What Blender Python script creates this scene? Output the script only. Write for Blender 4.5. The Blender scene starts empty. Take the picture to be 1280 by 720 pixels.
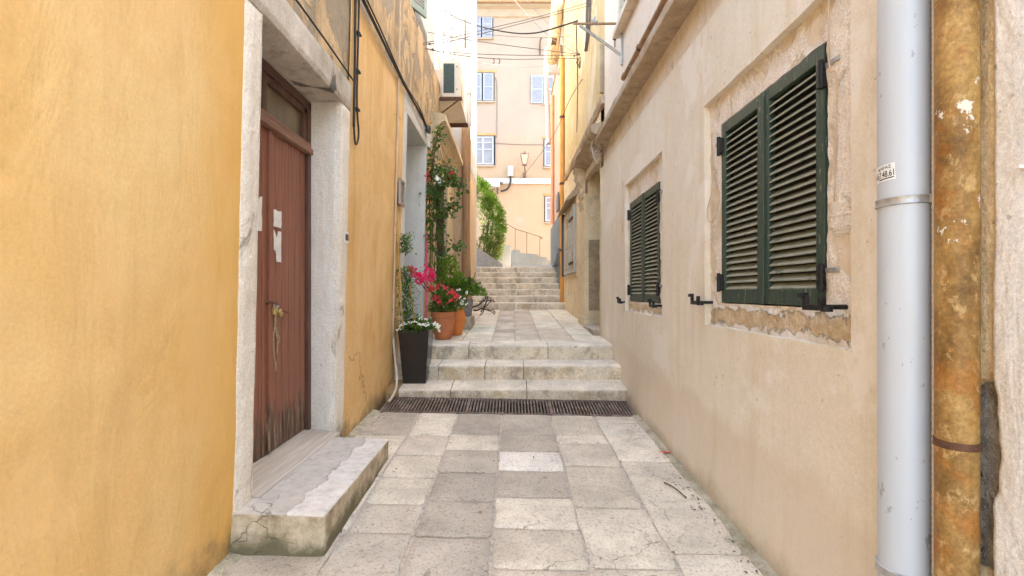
import bpy, bmesh, math, random
from mathutils import Vector, Matrix, noise
random.seed(7)
D = bpy.data
SC = bpy.context.scene
COL = SC.collection
R = math.radians
F = 600.0
def P(px, py, Y):
    return Vector(((px-640)/F*Y, Y, 1.5-(py-365)/F*Y))
def gz(x, y):
    return .03+.0464*(y-2.5)-.018*x
def lz(y):
    return .76+.046*(y-6.67)
def fbm(v, o=4):
    s = 0; a = 1.0; t = 0
    v = Vector(v)
    for i in range(o):
        s += a*noise.noise(v); t += a; a *= .5; v = v*2.03
    return s/t
def smooth(t):
    t = max(0, min(1, t)); return t*t*(3-2*t)

# ------------------------------------------------------------------ materials
class G:
    def __init__(s, name):
        s.m = D.materials.new(name); s.m.use_nodes = True
        s.t = s.m.node_tree; s.t.nodes.clear()
        s.o = s.t.nodes.new('ShaderNodeOutputMaterial')
        s.b = s.t.nodes.new('ShaderNodeBsdfPrincipled')
        s.t.links.new(s.b.outputs[0], s.o.inputs[0])
        s.pos = s.n('ShaderNodeNewGeometry').outputs['Position']
        s._xyz = None
    def n(s, t, **k):
        x = s.t.nodes.new(t)
        for a, v in k.items(): setattr(x, a, v)
        return x
    def put(s, sock, v):
        if isinstance(v, bpy.types.NodeSocket): s.t.links.new(v, sock)
        else:
            if sock.type == 'RGBA' and len(v) == 3: v = (*v, 1)
            sock.default_value = v
    def vec(s, sc, off=(0,0,0), src=None):
        x = s.n('ShaderNodeMapping'); s.put(x.inputs[0], src or s.pos)
        x.inputs['Scale'].default_value = sc; x.inputs['Location'].default_value = off
        return x.outputs[0]
    def noise(s, scale, detail=4, rough=.55, vec=None, dist=0):
        x = s.n('ShaderNodeTexNoise'); s.put(x.inputs['Vector'], vec or s.pos)
        x.inputs['Scale'].default_value = scale; x.inputs['Detail'].default_value = detail
        x.inputs['Roughness'].default_value = rough; x.inputs['Distortion'].default_value = dist
        return x.outputs[0]
    def vor(s, scale, feature='DISTANCE_TO_EDGE', vec=None):
        x = s.n('ShaderNodeTexVoronoi', feature=feature); s.put(x.inputs['Vector'], vec or s.pos)
        x.inputs['Scale'].default_value = scale
        return x.outputs[0]
    def ramp(s, f, stops, interp='LINEAR'):
        x = s.n('ShaderNodeValToRGB'); s.put(x.inputs[0], f); x.color_ramp.interpolation = interp
        e = x.color_ramp.elements
        while len(e) < len(stops): e.new(.5)
        for q, (p, c) in zip(e, stops):
            q.position = p
            if isinstance(c, (int, float)): c = (c, c, c)
            q.color = (*c, 1)
        return x.outputs[0]
    def mix(s, f, a, b, mode='MIX'):
        x = s.n('ShaderNodeMix', data_type='RGBA', blend_type=mode)
        s.put(x.inputs[0], f); s.put(x.inputs[6], a); s.put(x.inputs[7], b)
        return x.outputs[2]
    def math(s, op, a, b=0.0, c=0.0, clamp=False):
        x = s.n('ShaderNodeMath', operation=op, use_clamp=clamp)
        s.put(x.inputs[0], a); s.put(x.inputs[1], b); s.put(x.inputs[2], c)
        return x.outputs[0]
    def step(s, v, a, b):
        x = s.n('ShaderNodeMapRange', interpolation_type='SMOOTHSTEP')
        s.put(x.inputs[0], v); x.inputs[1].default_value = a; x.inputs[2].default_value = b
        return x.outputs[0]
    def xyz(s):
        if not s._xyz:
            x = s.n('ShaderNodeSeparateXYZ'); s.put(x.inputs[0], s.pos); s._xyz = x.outputs
        return s._xyz
    def bump(s, h, strength=.3, dist=.01, prev=None):
        x = s.n('ShaderNodeBump'); x.inputs['Strength'].default_value = strength
        x.inputs['Distance'].default_value = dist; s.put(x.inputs['Height'], h)
        if prev: s.put(x.inputs['Normal'], prev)
        return x.outputs[0]
    def attr(s, name):
        return s.n('ShaderNodeAttribute', attribute_name=name).outputs['Color']
    def out(s, col, rough=.8, normal=None, metal=0, spec=.3, trans=None):
        s.put(s.b.inputs['Base Color'], col); s.put(s.b.inputs['Roughness'], rough)
        s.b.inputs['Metallic'].default_value = metal
        s.b.inputs['Specular IOR Level'].default_value = spec
        if normal: s.put(s.b.inputs['Normal'], normal)
        return s.m

def plaster(name, c1, c2, streak=None, sk=.35, grime=None, gh=.35, gk=.8, cracks=None, fine=.1,
            bump=.5, mott=1.1, speck=.0, patch=None, pk=(.6, .64), pscale=1.6, micro=1.0, lowband=None, stain=None, grain=.22, band=None):
    g = G(name)
    x, y, z = g.xyz()
    n1 = g.noise(mott, 6, .62)
    col = g.ramp(n1, [(.3, c1), (.68, c2)])
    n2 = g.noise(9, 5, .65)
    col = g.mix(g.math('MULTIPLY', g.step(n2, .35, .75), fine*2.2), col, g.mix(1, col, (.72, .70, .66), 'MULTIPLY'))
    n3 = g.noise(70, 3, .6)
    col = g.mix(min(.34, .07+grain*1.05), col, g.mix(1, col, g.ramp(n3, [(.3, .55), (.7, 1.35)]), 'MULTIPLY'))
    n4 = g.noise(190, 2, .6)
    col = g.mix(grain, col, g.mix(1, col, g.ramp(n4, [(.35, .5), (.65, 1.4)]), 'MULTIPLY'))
    hh = None
    if streak:
        sv = g.vec((5.5, 5.5, .45))
        ns = g.noise(1.6, 5, .6, sv)
        m = g.math('MULTIPLY', g.step(ns, .48, .72), sk)
        col = g.mix(m, col, streak)
    if stain:
        ns = g.noise(.9, 6, .65, g.vec((1, 1, .8), (3.1, 7.7, 1.9)), .6)
        col = g.mix(g.math('MULTIPLY', g.step(ns, .53, .60), stain[1]), col, stain[0])
    if band:
        bn = g.math('ADD', y, g.math('MULTIPLY', g.math('SUBTRACT', g.noise(1.3, 5, .6, g.vec((1, 2, .7))), .5), .9))
        bm_ = g.math('MULTIPLY', g.step(bn, band[1], band[2]), band[3])
        col = g.mix(bm_, col, band[0])
    pm = None
    if patch:
        npz = g.noise(pscale, 7, .62, g.vec((1, 1, .75), (5.3, 1.1, 8.8)), .8)
        pm = g.step(npz, pk[0], pk[1])
        col = g.mix(pm, col, g.mix(g.noise(14, 4), patch[0], patch[1]))
    if cracks:
        dv = g.n('ShaderNodeVectorMath', operation='MULTIPLY_ADD')
        nx = g.n('ShaderNodeTexNoise'); nx.inputs['Scale'].default_value = 3.0; nx.inputs['Detail'].default_value = 5
        g.put(nx.inputs['Vector'], g.pos)
        g.put(dv.inputs[0], nx.outputs['Color']); dv.inputs[1].default_value = (.7, .7, .7); g.put(dv.inputs[2], g.pos)
        e = g.vor(cracks[1], 'DISTANCE_TO_EDGE', dv.outputs[0])
        cm = g.math('MULTIPLY', g.math('SUBTRACT', 1.0, g.step(e, .0, .012)), g.step(g.noise(1.3, 2, .5, g.vec((1, 1, 1), (9, 2, 4))), .56, .64))
        col = g.mix(g.math('MULTIPLY', cm, .75), col, cracks[0])
        hh = g.math('MULTIPLY', cm, -.6)
    if speck:
        nsp = g.noise(26, 2, .5, g.vec((1, 1, 1), (4, 4, 4)))
        col = g.mix(g.math('MULTIPLY', g.step(nsp, .70, .76), speck), col, (.09, .07, .05))
    if grime:
        h = g.math('SUBTRACT', z, g.math('MULTIPLY_ADD', y, .0464, -.1))
        hn = g.math('DIVIDE', g.math('ADD', h, g.math('MULTIPLY', g.math('SUBTRACT', g.noise(2.6, 6, .7), .5), gh*2.6)), gh)
        gm = g.math('MULTIPLY', g.math('SUBTRACT', 1.0, g.step(hn, .0, 1.0)), gk)
        col = g.mix(gm, col, g.mix(g.noise(11, 4), grime[0], grime[1]))
        if lowband:
            hn2 = g.math('ADD', h, g.math('MULTIPLY', g.math('SUBTRACT', g.noise(1.5, 5, .6), .5), .5))
            gm2 = g.math('MULTIPLY', g.math('SUBTRACT', 1.0, g.step(hn2, lowband[1]-.06, lowband[1]+.06)), lowband[2])
            col = g.mix(gm2, col, lowband[0])
    b1 = g.noise(7, 5, .6, g.vec((1, 1, .55)), .5)
    b0 = g.noise(1.0, 4, .6, g.vec((3.0, 3.0, 1.3)), .8)
    b2 = g.noise(95, 4, .65)
    b3 = g.noise(26, 4, .6)
    h = g.math('ADD', g.math('ADD', g.math('MULTIPLY', b1, .5), g.math('MULTIPLY', b0, 1.6)), g.math('MULTIPLY', b2, .11*micro))
    h = g.math('ADD', h, g.math('MULTIPLY', b3, .26*micro))
    if hh: h = g.math('ADD', h, hh)
    if pm: h = g.math('ADD', h, g.math('MULTIPLY', pm, -.8))
    nrm = g.bump(h, bump, .03)
    return g.out(col, .9, nrm, spec=.2)

def simple(name, col, rough=.6, var=.25, scale=12, bump=.15, metal=0, spec=.4, wear=None, wk=(.62, .68), wscale=18, stretch=None):
    g = G(name)
    v = g.vec(stretch) if stretch else None
    n = g.noise(scale, 5, .6, v)
    c = g.mix(1, col, g.ramp(n, [(.3, 1-var), (.7, 1+var)]), 'MULTIPLY')
    if wear:
        w = g.step(g.noise(wscale, 6, .65, v), wk[0], wk[1])
        c = g.mix(w, c, wear)
    nrm = g.bump(g.noise(scale*4, 4, .6, v), bump, .01) if bump else None
    return g.out(c, rough, nrm, metal, spec)

def leafmat(name, c1, c2, scale=9, tr=.35):
    g = G(name)
    n = g.noise(scale, 3, .6)
    c = g.ramp(n, [(.32, c1), (.68, c2)])
    g.out(c, .55, None, 0, .35)
    t = g.n('ShaderNodeBsdfTranslucent'); g.put(t.inputs[0], g.mix(1, c, (1.3, 1.35, .7), 'MULTIPLY'))
    ms = g.n('ShaderNodeMixShader'); ms.inputs[0].default_value = tr
    g.t.links.new(g.b.outputs[0], ms.inputs[1]); g.t.links.new(t.outputs[0], ms.inputs[2])
    g.t.links.new(ms.outputs[0], g.o.inputs[0])
    return g.m

M = {}
GR = ((.16, .13, .08), (.09, .085, .045))
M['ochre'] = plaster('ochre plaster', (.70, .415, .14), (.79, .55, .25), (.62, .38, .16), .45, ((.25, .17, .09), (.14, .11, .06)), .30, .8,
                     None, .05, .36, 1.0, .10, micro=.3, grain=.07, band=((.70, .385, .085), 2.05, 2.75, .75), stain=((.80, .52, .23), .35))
M['ochre_orange'] = plaster('orange ochre plaster', (.73, .44, .17), (.81, .55, .26), (.56, .29, .09), .45, ((.25, .17, .09), (.14, .11, .06)), .25, .75,
                     ((.42, .22, .08), .9), .10, .45, 1.3, .4, grain=.12, stain=((.82, .56, .28), .5))
M['weathered'] = plaster('weathered stained plaster', (.50, .35, .19), (.66, .47, .27), (.22, .17, .115), .55, None, .3, .8,
                     ((.06, .045, .03), 1.3), .2, .7, 2.2, .7, patch=((.25, .205, .155), (.42, .33, .22)), pk=(.46, .54), pscale=2.6, micro=1.6)
M['white_rough'] = plaster('rough whitewashed stone', (.76, .675, .56), (.86, .785, .68), (.56, .48, .38), .35, GR, .34, .85, None, .05, .7, 2.4, .4, micro=2.0,
                     patch=((.42, .34, .24), (.50, .44, .34)), pk=(.62, .70), pscale=3.2)
M['white_lintel'] = plaster('grey weathered lintel stone', (.50, .43, .35), (.70, .63, .55), (.26, .22, .17), .6, None, .3, .8, None, .12, .6, 3.0, .6, micro=1.5,
                     patch=((.10, .095, .085), (.2, .18, .15)), pk=(.60, .68), pscale=2.2)
M['white_reveal'] = plaster('pale grey reveal plaster', (.68, .62, .535), (.76, .705, .63), (.56, .50, .42), .4, GR, .25, .7, None, .12, .5, 2.0, .3)
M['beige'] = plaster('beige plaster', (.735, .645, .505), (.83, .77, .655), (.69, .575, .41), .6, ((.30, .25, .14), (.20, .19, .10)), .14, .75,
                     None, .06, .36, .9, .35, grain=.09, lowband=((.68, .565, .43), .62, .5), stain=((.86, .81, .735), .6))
M['beige_upper'] = plaster('aged beige plaster', (.70, .58, .44), (.82, .72, .58), (.48, .36, .23), .5, None, .2, .7, ((.25, .18, .1), 1.2), .2, .5, 1.5, .8)
M['pink_upper'] = plaster('pinkish cream plaster', (.78, .65, .51), (.84, .74, .62), (.68, .54, .40), .35, None, .2, .7, None, .1, .3, 1.2, .3)
M['ledge'] = plaster('worn stone string course', (.42, .32, .215), (.56, .44, .31), (.26, .20, .13), .6, None, .2, .7, None, .15, .6, 5, .6, micro=1.6)
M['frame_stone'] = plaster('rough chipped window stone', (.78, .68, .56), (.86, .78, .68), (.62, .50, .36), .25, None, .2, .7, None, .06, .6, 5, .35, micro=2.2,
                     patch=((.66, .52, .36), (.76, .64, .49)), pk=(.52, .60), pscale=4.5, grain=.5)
def sill_mat():
    g = G('crumbling sill stone'); x, y, z = g.xyz()
    n = g.noise(7, 7, .7); n2 = g.noise(24, 5, .65)
    d = g.math('ABSOLUTE', g.math('SUBTRACT', z, 1.338))
    e = g.math('ADD', d, g.math('ADD', g.math('MULTIPLY', g.math('SUBTRACT', n, .5), .20), g.math('MULTIPLY', g.math('SUBTRACT', n2, .5), .09)))
    m = g.math('SUBTRACT', 1.0, g.step(e, .040, .052))
    pale = g.ramp(n2, [(.3, (.76, .67, .56)), (.7, (.87, .80, .71))])
    br = g.ramp(g.noise(17, 6, .7, g.vec((1, 1, 1), (3, 3, 3))), [(.28, (.42, .29, .15)), (.5, (.64, .49, .31)), (.72, (.80, .69, .53))])
    c = g.mix(m, pale, br)
    h = g.math('ADD', g.math('MULTIPLY', m, -.7), g.math('ADD', g.math('MULTIPLY', n2, .7), g.math('MULTIPLY', g.noise(80, 4, .6), .25)))
    return g.out(c, .9, g.bump(h, 1.0, .035), 0, .2)
M['sill_stone'] = sill_mat()
_old = plaster('crumbling sill stone', (.72, .62, .51), (.80, .72, .62), None, .4, None, .2, .7, None, .3, 1.3, 4, .9, micro=2.4,
                     patch=((.52, .36, .18), (.62, .46, .27)), pk=(.46, .53), pscale=5.5)
M['stucco'] = plaster('white stucco', (.73, .705, .675), (.81, .79, .765), (.70, .64, .56), .35, None, .2, .7, None, .06, .5, 1.5, .4)
M['tan_mortar'] = plaster('tan mortar edge', (.66, .50, .28), (.76, .61, .39), None, 0, None, .2, .7, None, .1, .6, 8, .5, micro=2)
M['rubble'] = plaster('dark exposed rubble', (.26, .24, .21), (.50, .46, .41), None, 0, None, .2, .7, None, .3, .9, 14, .9, micro=3)
M['white_wall'] = plaster('white limewash', (.62, .60, .57), (.72, .70, .67), (.66, .58, .46), .35, None, .2, .7, None, .08, .4, 1.2, .3)
M['cream'] = plaster('cream plaster', (.66, .48, .29), (.76, .60, .41), (.54, .36, .18), .5, GR, .3, .6, None, .15, .5, 1.4, .6)
M['cream_stone'] = plaster('cream portal stone', (.60, .47, .29), (.72, .60, .42), (.34, .25, .13), .6, None, .3, .6, None, .3, .7, 3, .7)
M['yellow'] = plaster('pale yellow plaster', (.56, .41, .20), (.64, .51, .30), (.46, .31, .13), .5, ((.28, .23, .15), (.20, .18, .12)), .3, .6, ((.2, .14, .07), 1.1), .18, .5, 1.2, .7,
                     stain=((.66, .57, .42), .6))
M['yellow_low'] = plaster('worn cream yellow plaster', (.74, .58, .35), (.84, .71, .49), (.56, .42, .25), .5, ((.28, .23, .15), (.20, .18, .12)), .6, .7, None, .2, .6, 1.6, .8,
                     patch=((.52, .43, .31), (.64, .54, .41)), pk=(.56, .66), pscale=2.6)
M['pebble'] = plaster('brown pebbledash', (.33, .24, .15), (.48, .37, .24), None, 0, None, .2, .7, None, .5, .7, 30, .3, micro=2)
M['coral'] = plaster('coral pink plaster', (.58, .37, .25), (.64, .45, .33), None, .3, None, .2, .7, None, .1, .3, 1.2, .3)
M['grey_base'] = plaster('grey cement base', (.17, .18, .18), (.23, .24, .235), (.15, .15, .145), .4, None, .2, .7, None, .2, .5, 2, .4)
M['peach'] = None
def facade():
    g = G('peach facade plaster'); x, y, z = g.xyz()
    t = g.step(g.math('ADD', z, g.math('MULTIPLY', g.noise(.6, 4), 2.0)), 8.0, 10.4)
    c = g.mix(t, (.375, .28, .19), (.34, .275, .222))
    c = g.mix(.5, c, g.mix(1, c, g.ramp(g.noise(.7, 6, .6), [(.3, .86), (.7, 1.08)]), 'MULTIPLY'))
    ns = g.noise(1.2, 5, .6, g.vec((3, 3, .3)))
    c = g.mix(g.math('MULTIPLY', g.step(ns, .5, .75), .10), c, (.48, .38, .28))
    return g.out(c, .9, g.bump(g.noise(5, 5), .3, .03), 0, .2)
M['peach'] = facade()
M['peach_trim'] = simple('peach cornice', (.34, .28, .21), .9, .1, 3)
M['orange_trim'] = simple('orange lintel', (.42, .25, .11), .9, .2, 6)
M['white_trim'] = simple('white trim paint', (.50, .49, .48), .8, .08, 6)
M['tile'] = simple('grey blue roof tile', (.22, .25, .30), .8, .3, 3)
M['blue_shutter'] = simple('pale blue shutter paint', (.275, .30, .365), .6, .1, 8)
M['window_paint'] = simple('pale grey blue window paint', (.33, .345, .38), .6, .1, 8)
M['pane'] = simple('pale curtained pane', (.20, .22, .26), .15, .15, 3, 0)
M['dark'] = simple('dark interior', (.02, .02, .022), .9, .3, 6)

def stone(name, pits=True, stainy=0.0):
    g = G(name); x, y, z = g.xyz()
    base = g.attr('Col')
    n1 = g.noise(3.1, 6, .65)
    c = g.mix(1, base, g.ramp(n1, [(.28, .70), (.72, 1.16)]), 'MULTIPLY')
    n2 = g.noise(48, 4, .65)
    c = g.mix(g.math('MULTIPLY', g.step(n2, .52, .64), .62), c, g.mix(1, c, (.60, .53, .47), 'MULTIPLY'))
    n5 = g.noise(130, 3, .6)
    c = g.mix(.45, c, g.mix(1, c, g.ramp(n5, [(.35, .62), (.65, 1.25)]), 'MULTIPLY'))
    n4 = g.noise(11, 5, .7, g.vec((1, 1, 1), (2, 8, 3)))
    c = g.mix(g.math('MULTIPLY', g.step(n4, .55, .70), .28), c, (.50, .40, .31))
    dv = g.n('ShaderNodeVectorMath', operation='MULTIPLY_ADD')
    nx = g.n('ShaderNodeTexNoise'); nx.inputs['Scale'].default_value = 4.0; nx.inputs['Detail'].default_value = 6
    g.put(nx.inputs['Vector'], g.pos)
    g.put(dv.inputs[0], nx.outputs['Color']); dv.inputs[1].default_value = (.28, .28, .28); g.put(dv.inputs[2], g.pos)
    e = g.vor(2.6, 'DISTANCE_TO_EDGE', dv.outputs[0])
    cm = g.math('MULTIPLY', g.math('SUBTRACT', 1.0, g.step(e, .0, .011)), g.step(g.noise(1.4, 3, .5, g.vec((1, 1, 1), (1, 5, 4))), .54, .60))
    c = g.mix(g.math('MULTIPLY', cm, .6), c, (.15, .115, .085))
    sp = g.step(g.noise(17, 2, .5, g.vec((1, 1, 1), (7, 7, 7))), .71, .76)
    c = g.mix(g.math('MULTIPLY', sp, .55), c, (.13, .10, .075))
    h = g.math('ADD', g.math('MULTIPLY', n2, -.25), g.math('MULTIPLY', g.noise(9, 5, .65), .6))
    h = g.math('ADD', h, g.math('MULTIPLY', cm, -.7))
    h = g.math('ADD', h, g.math('MULTIPLY', sp, -.5))
    h = g.math('ADD', h, g.math('MULTIPLY', g.noise(140, 3, .6), .12))
    if stainy:
        # soot and moss streaks on the risers only where the stone faces outwards
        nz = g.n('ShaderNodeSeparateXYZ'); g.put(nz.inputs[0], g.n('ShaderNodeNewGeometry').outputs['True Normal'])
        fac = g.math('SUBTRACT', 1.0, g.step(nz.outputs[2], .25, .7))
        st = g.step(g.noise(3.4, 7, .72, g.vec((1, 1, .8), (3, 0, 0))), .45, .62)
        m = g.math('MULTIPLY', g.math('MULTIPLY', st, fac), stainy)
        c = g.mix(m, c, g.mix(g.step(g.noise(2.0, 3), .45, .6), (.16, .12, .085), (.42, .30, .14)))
        c = g.mix(g.math('MULTIPLY', fac, .30), c, g.mix(1, c, (.76, .69, .58), 'MULTIPLY'))  # besides the streaks, every outward face evenly darker and warmer
    return g.out(c, .78, g.bump(h, .42, .018), 0, .3)
M['paving'] = stone('worn limestone paving')
M['step'] = stone('stained limestone steps', True, .6)
M['joint'] = simple('sandy joint mortar', (.50, .425, .345), .95, .35, 25, .6)
M['ground'] = simple('packed earth', (.22, .19, .15), .95, .3, 4, .4)
M['doorstep'] = None
def doorstep_mat():
    g = G('pale doorstep stone'); x, y, z = g.xyz()
    c = g.ramp(g.noise(3.3, 6, .65), [(.3, (.60, .54, .465)), (.7, (.76, .70, .62))])
    # grey cement repair nearest the door, with a ragged edge
    e = g.math('ADD', x, g.math('MULTIPLY', g.math('SUBTRACT', g.noise(4.5, 7, .68), .5), .26))
    e = g.math('ADD', e, g.math('MULTIPLY', y, -.02))
    cem = g.math('SUBTRACT', 1.0, g.step(e, -1.285, -1.27))
    line = g.math('SUBTRACT', 1.0, g.step(g.math('ABSOLUTE', g.math('ADD', e, 1.2775)), .0, .007))
    c = g.mix(cem, c, g.mix(g.noise(6, 5), (.46, .415, .355), (.58, .525, .45)))
    c = g.mix(g.math('MULTIPLY', line, g.math('MULTIPLY', g.step(g.noise(5, 3), .42, .55), .6)), c, (.22, .18, .14))
    c = g.mix(.55, c, g.mix(1, c, g.ramp(g.noise(16, 6, .72), [(.33, .62), (.5, 1.0), (.68, 1.2)]), 'MULTIPLY'))
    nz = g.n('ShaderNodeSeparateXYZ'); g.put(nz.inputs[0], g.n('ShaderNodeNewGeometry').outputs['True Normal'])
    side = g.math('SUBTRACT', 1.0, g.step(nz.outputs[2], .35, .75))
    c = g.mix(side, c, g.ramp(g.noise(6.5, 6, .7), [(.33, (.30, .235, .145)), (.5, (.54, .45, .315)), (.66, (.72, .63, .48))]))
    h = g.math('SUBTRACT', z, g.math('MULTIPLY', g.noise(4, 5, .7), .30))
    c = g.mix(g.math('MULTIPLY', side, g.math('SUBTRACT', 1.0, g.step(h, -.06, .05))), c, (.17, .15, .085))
    dv = g.n('ShaderNodeVectorMath', operation='MULTIPLY_ADD')
    nx = g.n('ShaderNodeTexNoise'); nx.inputs['Scale'].default_value = 3.0; nx.inputs['Detail'].default_value = 6
    g.put(nx.inputs['Vector'], g.pos)
    g.put(dv.inputs[0], nx.outputs['Color']); dv.inputs[1].default_value = (.6, .6, .6); g.put(dv.inputs[2], g.pos)
    ed = g.vor(3.1, 'DISTANCE_TO_EDGE', dv.outputs[0])
    cm = g.math('SUBTRACT', 1.0, g.step(ed, .0, .016))
    cm = g.math('MULTIPLY', cm, g.step(g.noise(1.9, 2, .5, g.vec((1,1,1),(2,2,2))), .45, .55))
    c = g.mix(g.math('MULTIPLY', cm, .6), c, (.2, .16, .12))
    hh = g.math('ADD', g.math('MULTIPLY', g.noise(10, 6, .65), .7), g.math('MULTIPLY', cm, -.5))
    hh = g.math('ADD', hh, g.math('MULTIPLY', g.noise(80, 4, .6), .2))
    hh = g.math('ADD', hh, g.math('MULTIPLY', cem, .3))
    return g.out(c, .85, g.bump(hh, .7, .03), 0, .25)
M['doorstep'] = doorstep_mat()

def door_mat():
    g = G('worn red brown door paint'); x, y, z = g.xyz()
    v = g.vec((30, 30, 1.2))
    c = g.ramp(g.noise(1.0, 6, .6, v), [(.3, (.20, .075, .044)), (.7, (.31, .128, .078))])
    h = g.math('SUBTRACT', z, g.math('MULTIPLY', g.noise(1.4, 7, .74, g.vec((17, 17, 1.5))), 1.1))
    m = g.math('SUBTRACT', 1.0, g.step(h, .02, .09))
    c = g.mix(m, c, g.ramp(g.noise(2.2, 6, .7, g.vec((14, 14, 1.6))), [(.35, (.05, .028, .018)), (.55, (.15, .08, .045)), (.7, (.40, .31, .22))]))
    sc = g.step(g.noise(22, 5, .7, g.vec((2, 2, .5))), .70, .74)
    c = g.mix(sc, c, (.32, .2, .13))
    return g.out(c, .5, g.bump(g.noise(1.0, 5, .6, g.vec((60, 60, 2))), .35, .01), 0, .35)
M['door'] = door_mat()
M['door_frame'] = simple('dark brown frame wood', (.105, .050, .034), .5, .3, 1.0, .25, stretch=(14, 14, 3), wear=(.28, .18, .11), wk=(.64, .7), wscale=1.5)
M['transom_rail'] = simple('sun bleached rail wood', (.26, .135, .085), .6, .3, 1.0, .3, stretch=(30, 2, 40), wear=(.42, .28, .19), wk=(.55, .7), wscale=1.2)
M['threshold'] = simple('weathered threshold wood', (.47, .40, .32), .85, .15, 1.0, .4, stretch=(40, 2, 40), wear=(.56, .49, .41), wk=(.5, .64), wscale=1.0)
def glass_mat():
    g = G('dusty transom glass')
    c = g.ramp(g.noise(4, 5, .6, g.vec((1, 1, .5))), [(.3, (.14, .105, .062)), (.7, (.25, .20, .125))])
    return g.out(c, .22, None, 0, .5)
M['glass'] = glass_mat()
def green_mat():
    g = G('green shutter paint'); v = g.vec((30, 30, 3))
    c = g.ramp(g.noise(1.0, 5, .6, v), [(.3, (.024, .044, .032)), (.7, (.045, .074, .055))])
    w = g.step(g.noise(1.6, 6, .74, g.vec((40, 40, 7))), .615, .66)
    c = g.mix(w, c, (.40, .42, .36))
    return g.out(c, .42, g.bump(g.noise(1, 5, .6, g.vec((70, 70, 5))), .3, .008), 0, .4)
M['green'] = green_mat()
def slat_mat():
    g = G('faded green slats')
    c = g.ramp(g.noise(1.0, 5, .6, g.vec((6, 6, 40))), [(.3, (.20, .205, .145)), (.7, (.32, .315, .235))])
    w = g.step(g.noise(1.6, 6, .72, g.vec((9, 9, 50))), .64, .70)
    c = g.mix(w, c, (.55, .54, .47))
    w2 = g.step(g.noise(1.2, 4, .6, g.vec((7, 7, 30), (3, 3, 3))), .58, .68)
    c = g.mix(w2, c, (.10, .125, .085))
    return g.out(c, .5, g.bump(g.noise(40, 4, .6), .2, .008), 0, .35)
M['slat'] = slat_mat()
M['iron'] = simple('black wrought iron', (.008, .008, .009), .45, .3, 30, .3, 0, .4)
M['zinc'] = simple('galvanised strap', (.46, .46, .45), .45, .2, 30, .2, .6)
def pvc_mat():
    g = G('pale grey plastic pipe'); x, y, z = g.xyz()
    c = g.ramp(g.noise(1.0, 5, .6, g.vec((3, 3, .5))), [(.3, (.46, .505, .56)), (.7, (.53, .57, .62))])
    sc = g.step(g.noise(3.5, 3, .6, g.vec((7, 7, 4.5), (2.2, 0, 1))), .665, .69)
    sc = g.math('MULTIPLY', sc, g.step(g.noise(1.1, 2, .5, g.vec((1, 1, 1), (6, 1, 3))), .40, .48))
    c = g.mix(g.math('MULTIPLY', sc, .6), c, (.24, .24, .24))
    st = g.step(g.noise(1.6, 6, .6, g.vec((5, 5, .8), (0, 5, 0))), .55, .75)
    c = g.mix(g.math('MULTIPLY', st, .35), c, (.50, .48, .43))
    return g.out(c, .38, g.bump(g.noise(12, 3), .04, .01), 0, .45)
M['pvc'] = pvc_mat()
def ochrepipe_mat():
    g = G('chipped ochre pipe paint')
    c = g.ramp(g.noise(5.5, 6, .65, g.vec((1, 1, .6))), [(.38, (.14, .075, .02)), (.5, (.26, .145, .042)), (.62, (.39, .235, .075))])
    c = g.mix(g.math('MULTIPLY', g.step(g.noise(8, 4, .6), .50, .62), .55), c, (.36, .135, .022))
    w = g.step(g.noise(17, 7, .74, g.vec((1, 1, .7))), .53, .62)
    c = g.mix(g.math('MULTIPLY', w, .65), c, (.55, .37, .16))
    c = g.mix(.5, c, g.mix(1, c, g.ramp(g.noise(75, 4, .7), [(.35, .55), (.65, 1.5)]), 'MULTIPLY'))
    w2 = g.step(g.noise(7, 6, .70, g.vec((1, 1, .8), (4, 1, 2))), .615, .635)
    c = g.mix(w2, c, (.74, .68, .58))
    h = g.math('ADD', g.math('MULTIPLY', w2, .5), g.math('MULTIPLY', g.noise(60, 4), .4))
    return g.out(c, .6, g.bump(h, .4, .012), 0, .35)
M['ochre_pipe'] = ochrepipe_mat()
M['rust'] = simple('rusty steel', (.13, .065, .04), .8, .35, 20, .4, .2, .3, wear=(.26, .14, .08), wscale=9)
M['grate'] = simple('rusty grate iron', (.18, .13, .10), .75, .35, 22, .4, .1, .3, wear=(.30, .23, .185), wk=(.5, .62), wscale=8)
M['cable'] = simple('black cable sheath', (.022, .02, .019), .55, .2, 20, 0)
M['wire_grey'] = simple('grey wire', (.17, .14, .13), .6, .2, 20, 0)
M['conduit'] = simple('tan plastic conduit', (.58, .43, .29), .5, .15, 8, .05)
M['hose'] = simple('pale hose', (.60, .52, .43), .5, .1, 8, .05)
M['pot_black'] = simple('black glazed planter', (.020, .017, .016), .22, .25, 3, .02, 0, .5)
M['terracotta'] = simple('terracotta clay', (.44, .15, .060), .75, .25, 7, .15, wear=(.56, .28, .16), wk=(.58, .74), wscale=5)
M['terracotta_bright'] = simple('bright orange terracotta', (.62, .20, .045), .6, .15, 7, .1)
M['pot_grey'] = simple('grey stone planter', (.23, .20, .185), .8, .2, 10, .2)
M['soil'] = simple('potting soil', (.045, .032, .022), .95, .4, 30, .8)
M['leaf'] = leafmat('mid green leaf', (.045, .10, .018), (.11, .20, .035))
M['leaf_light'] = leafmat('fresh green leaf', (.10, .20, .02), (.22, .36, .05))
M['leaf_dark'] = leafmat('dark rose leaf', (.035, .08, .014), (.10, .175, .035))
M['leaf_bush'] = leafmat('bright bush leaf', (.04, .10, .012), (.16, .26, .03), 2.6, .4)
M['leaf_dry'] = leafmat('dry brown leaf', (.14, .10, .04), (.26, .20, .08), 4, .3)
M['stem'] = simple('woody stem', (.11, .075, .04), .85, .3, 20, .3)
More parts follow.
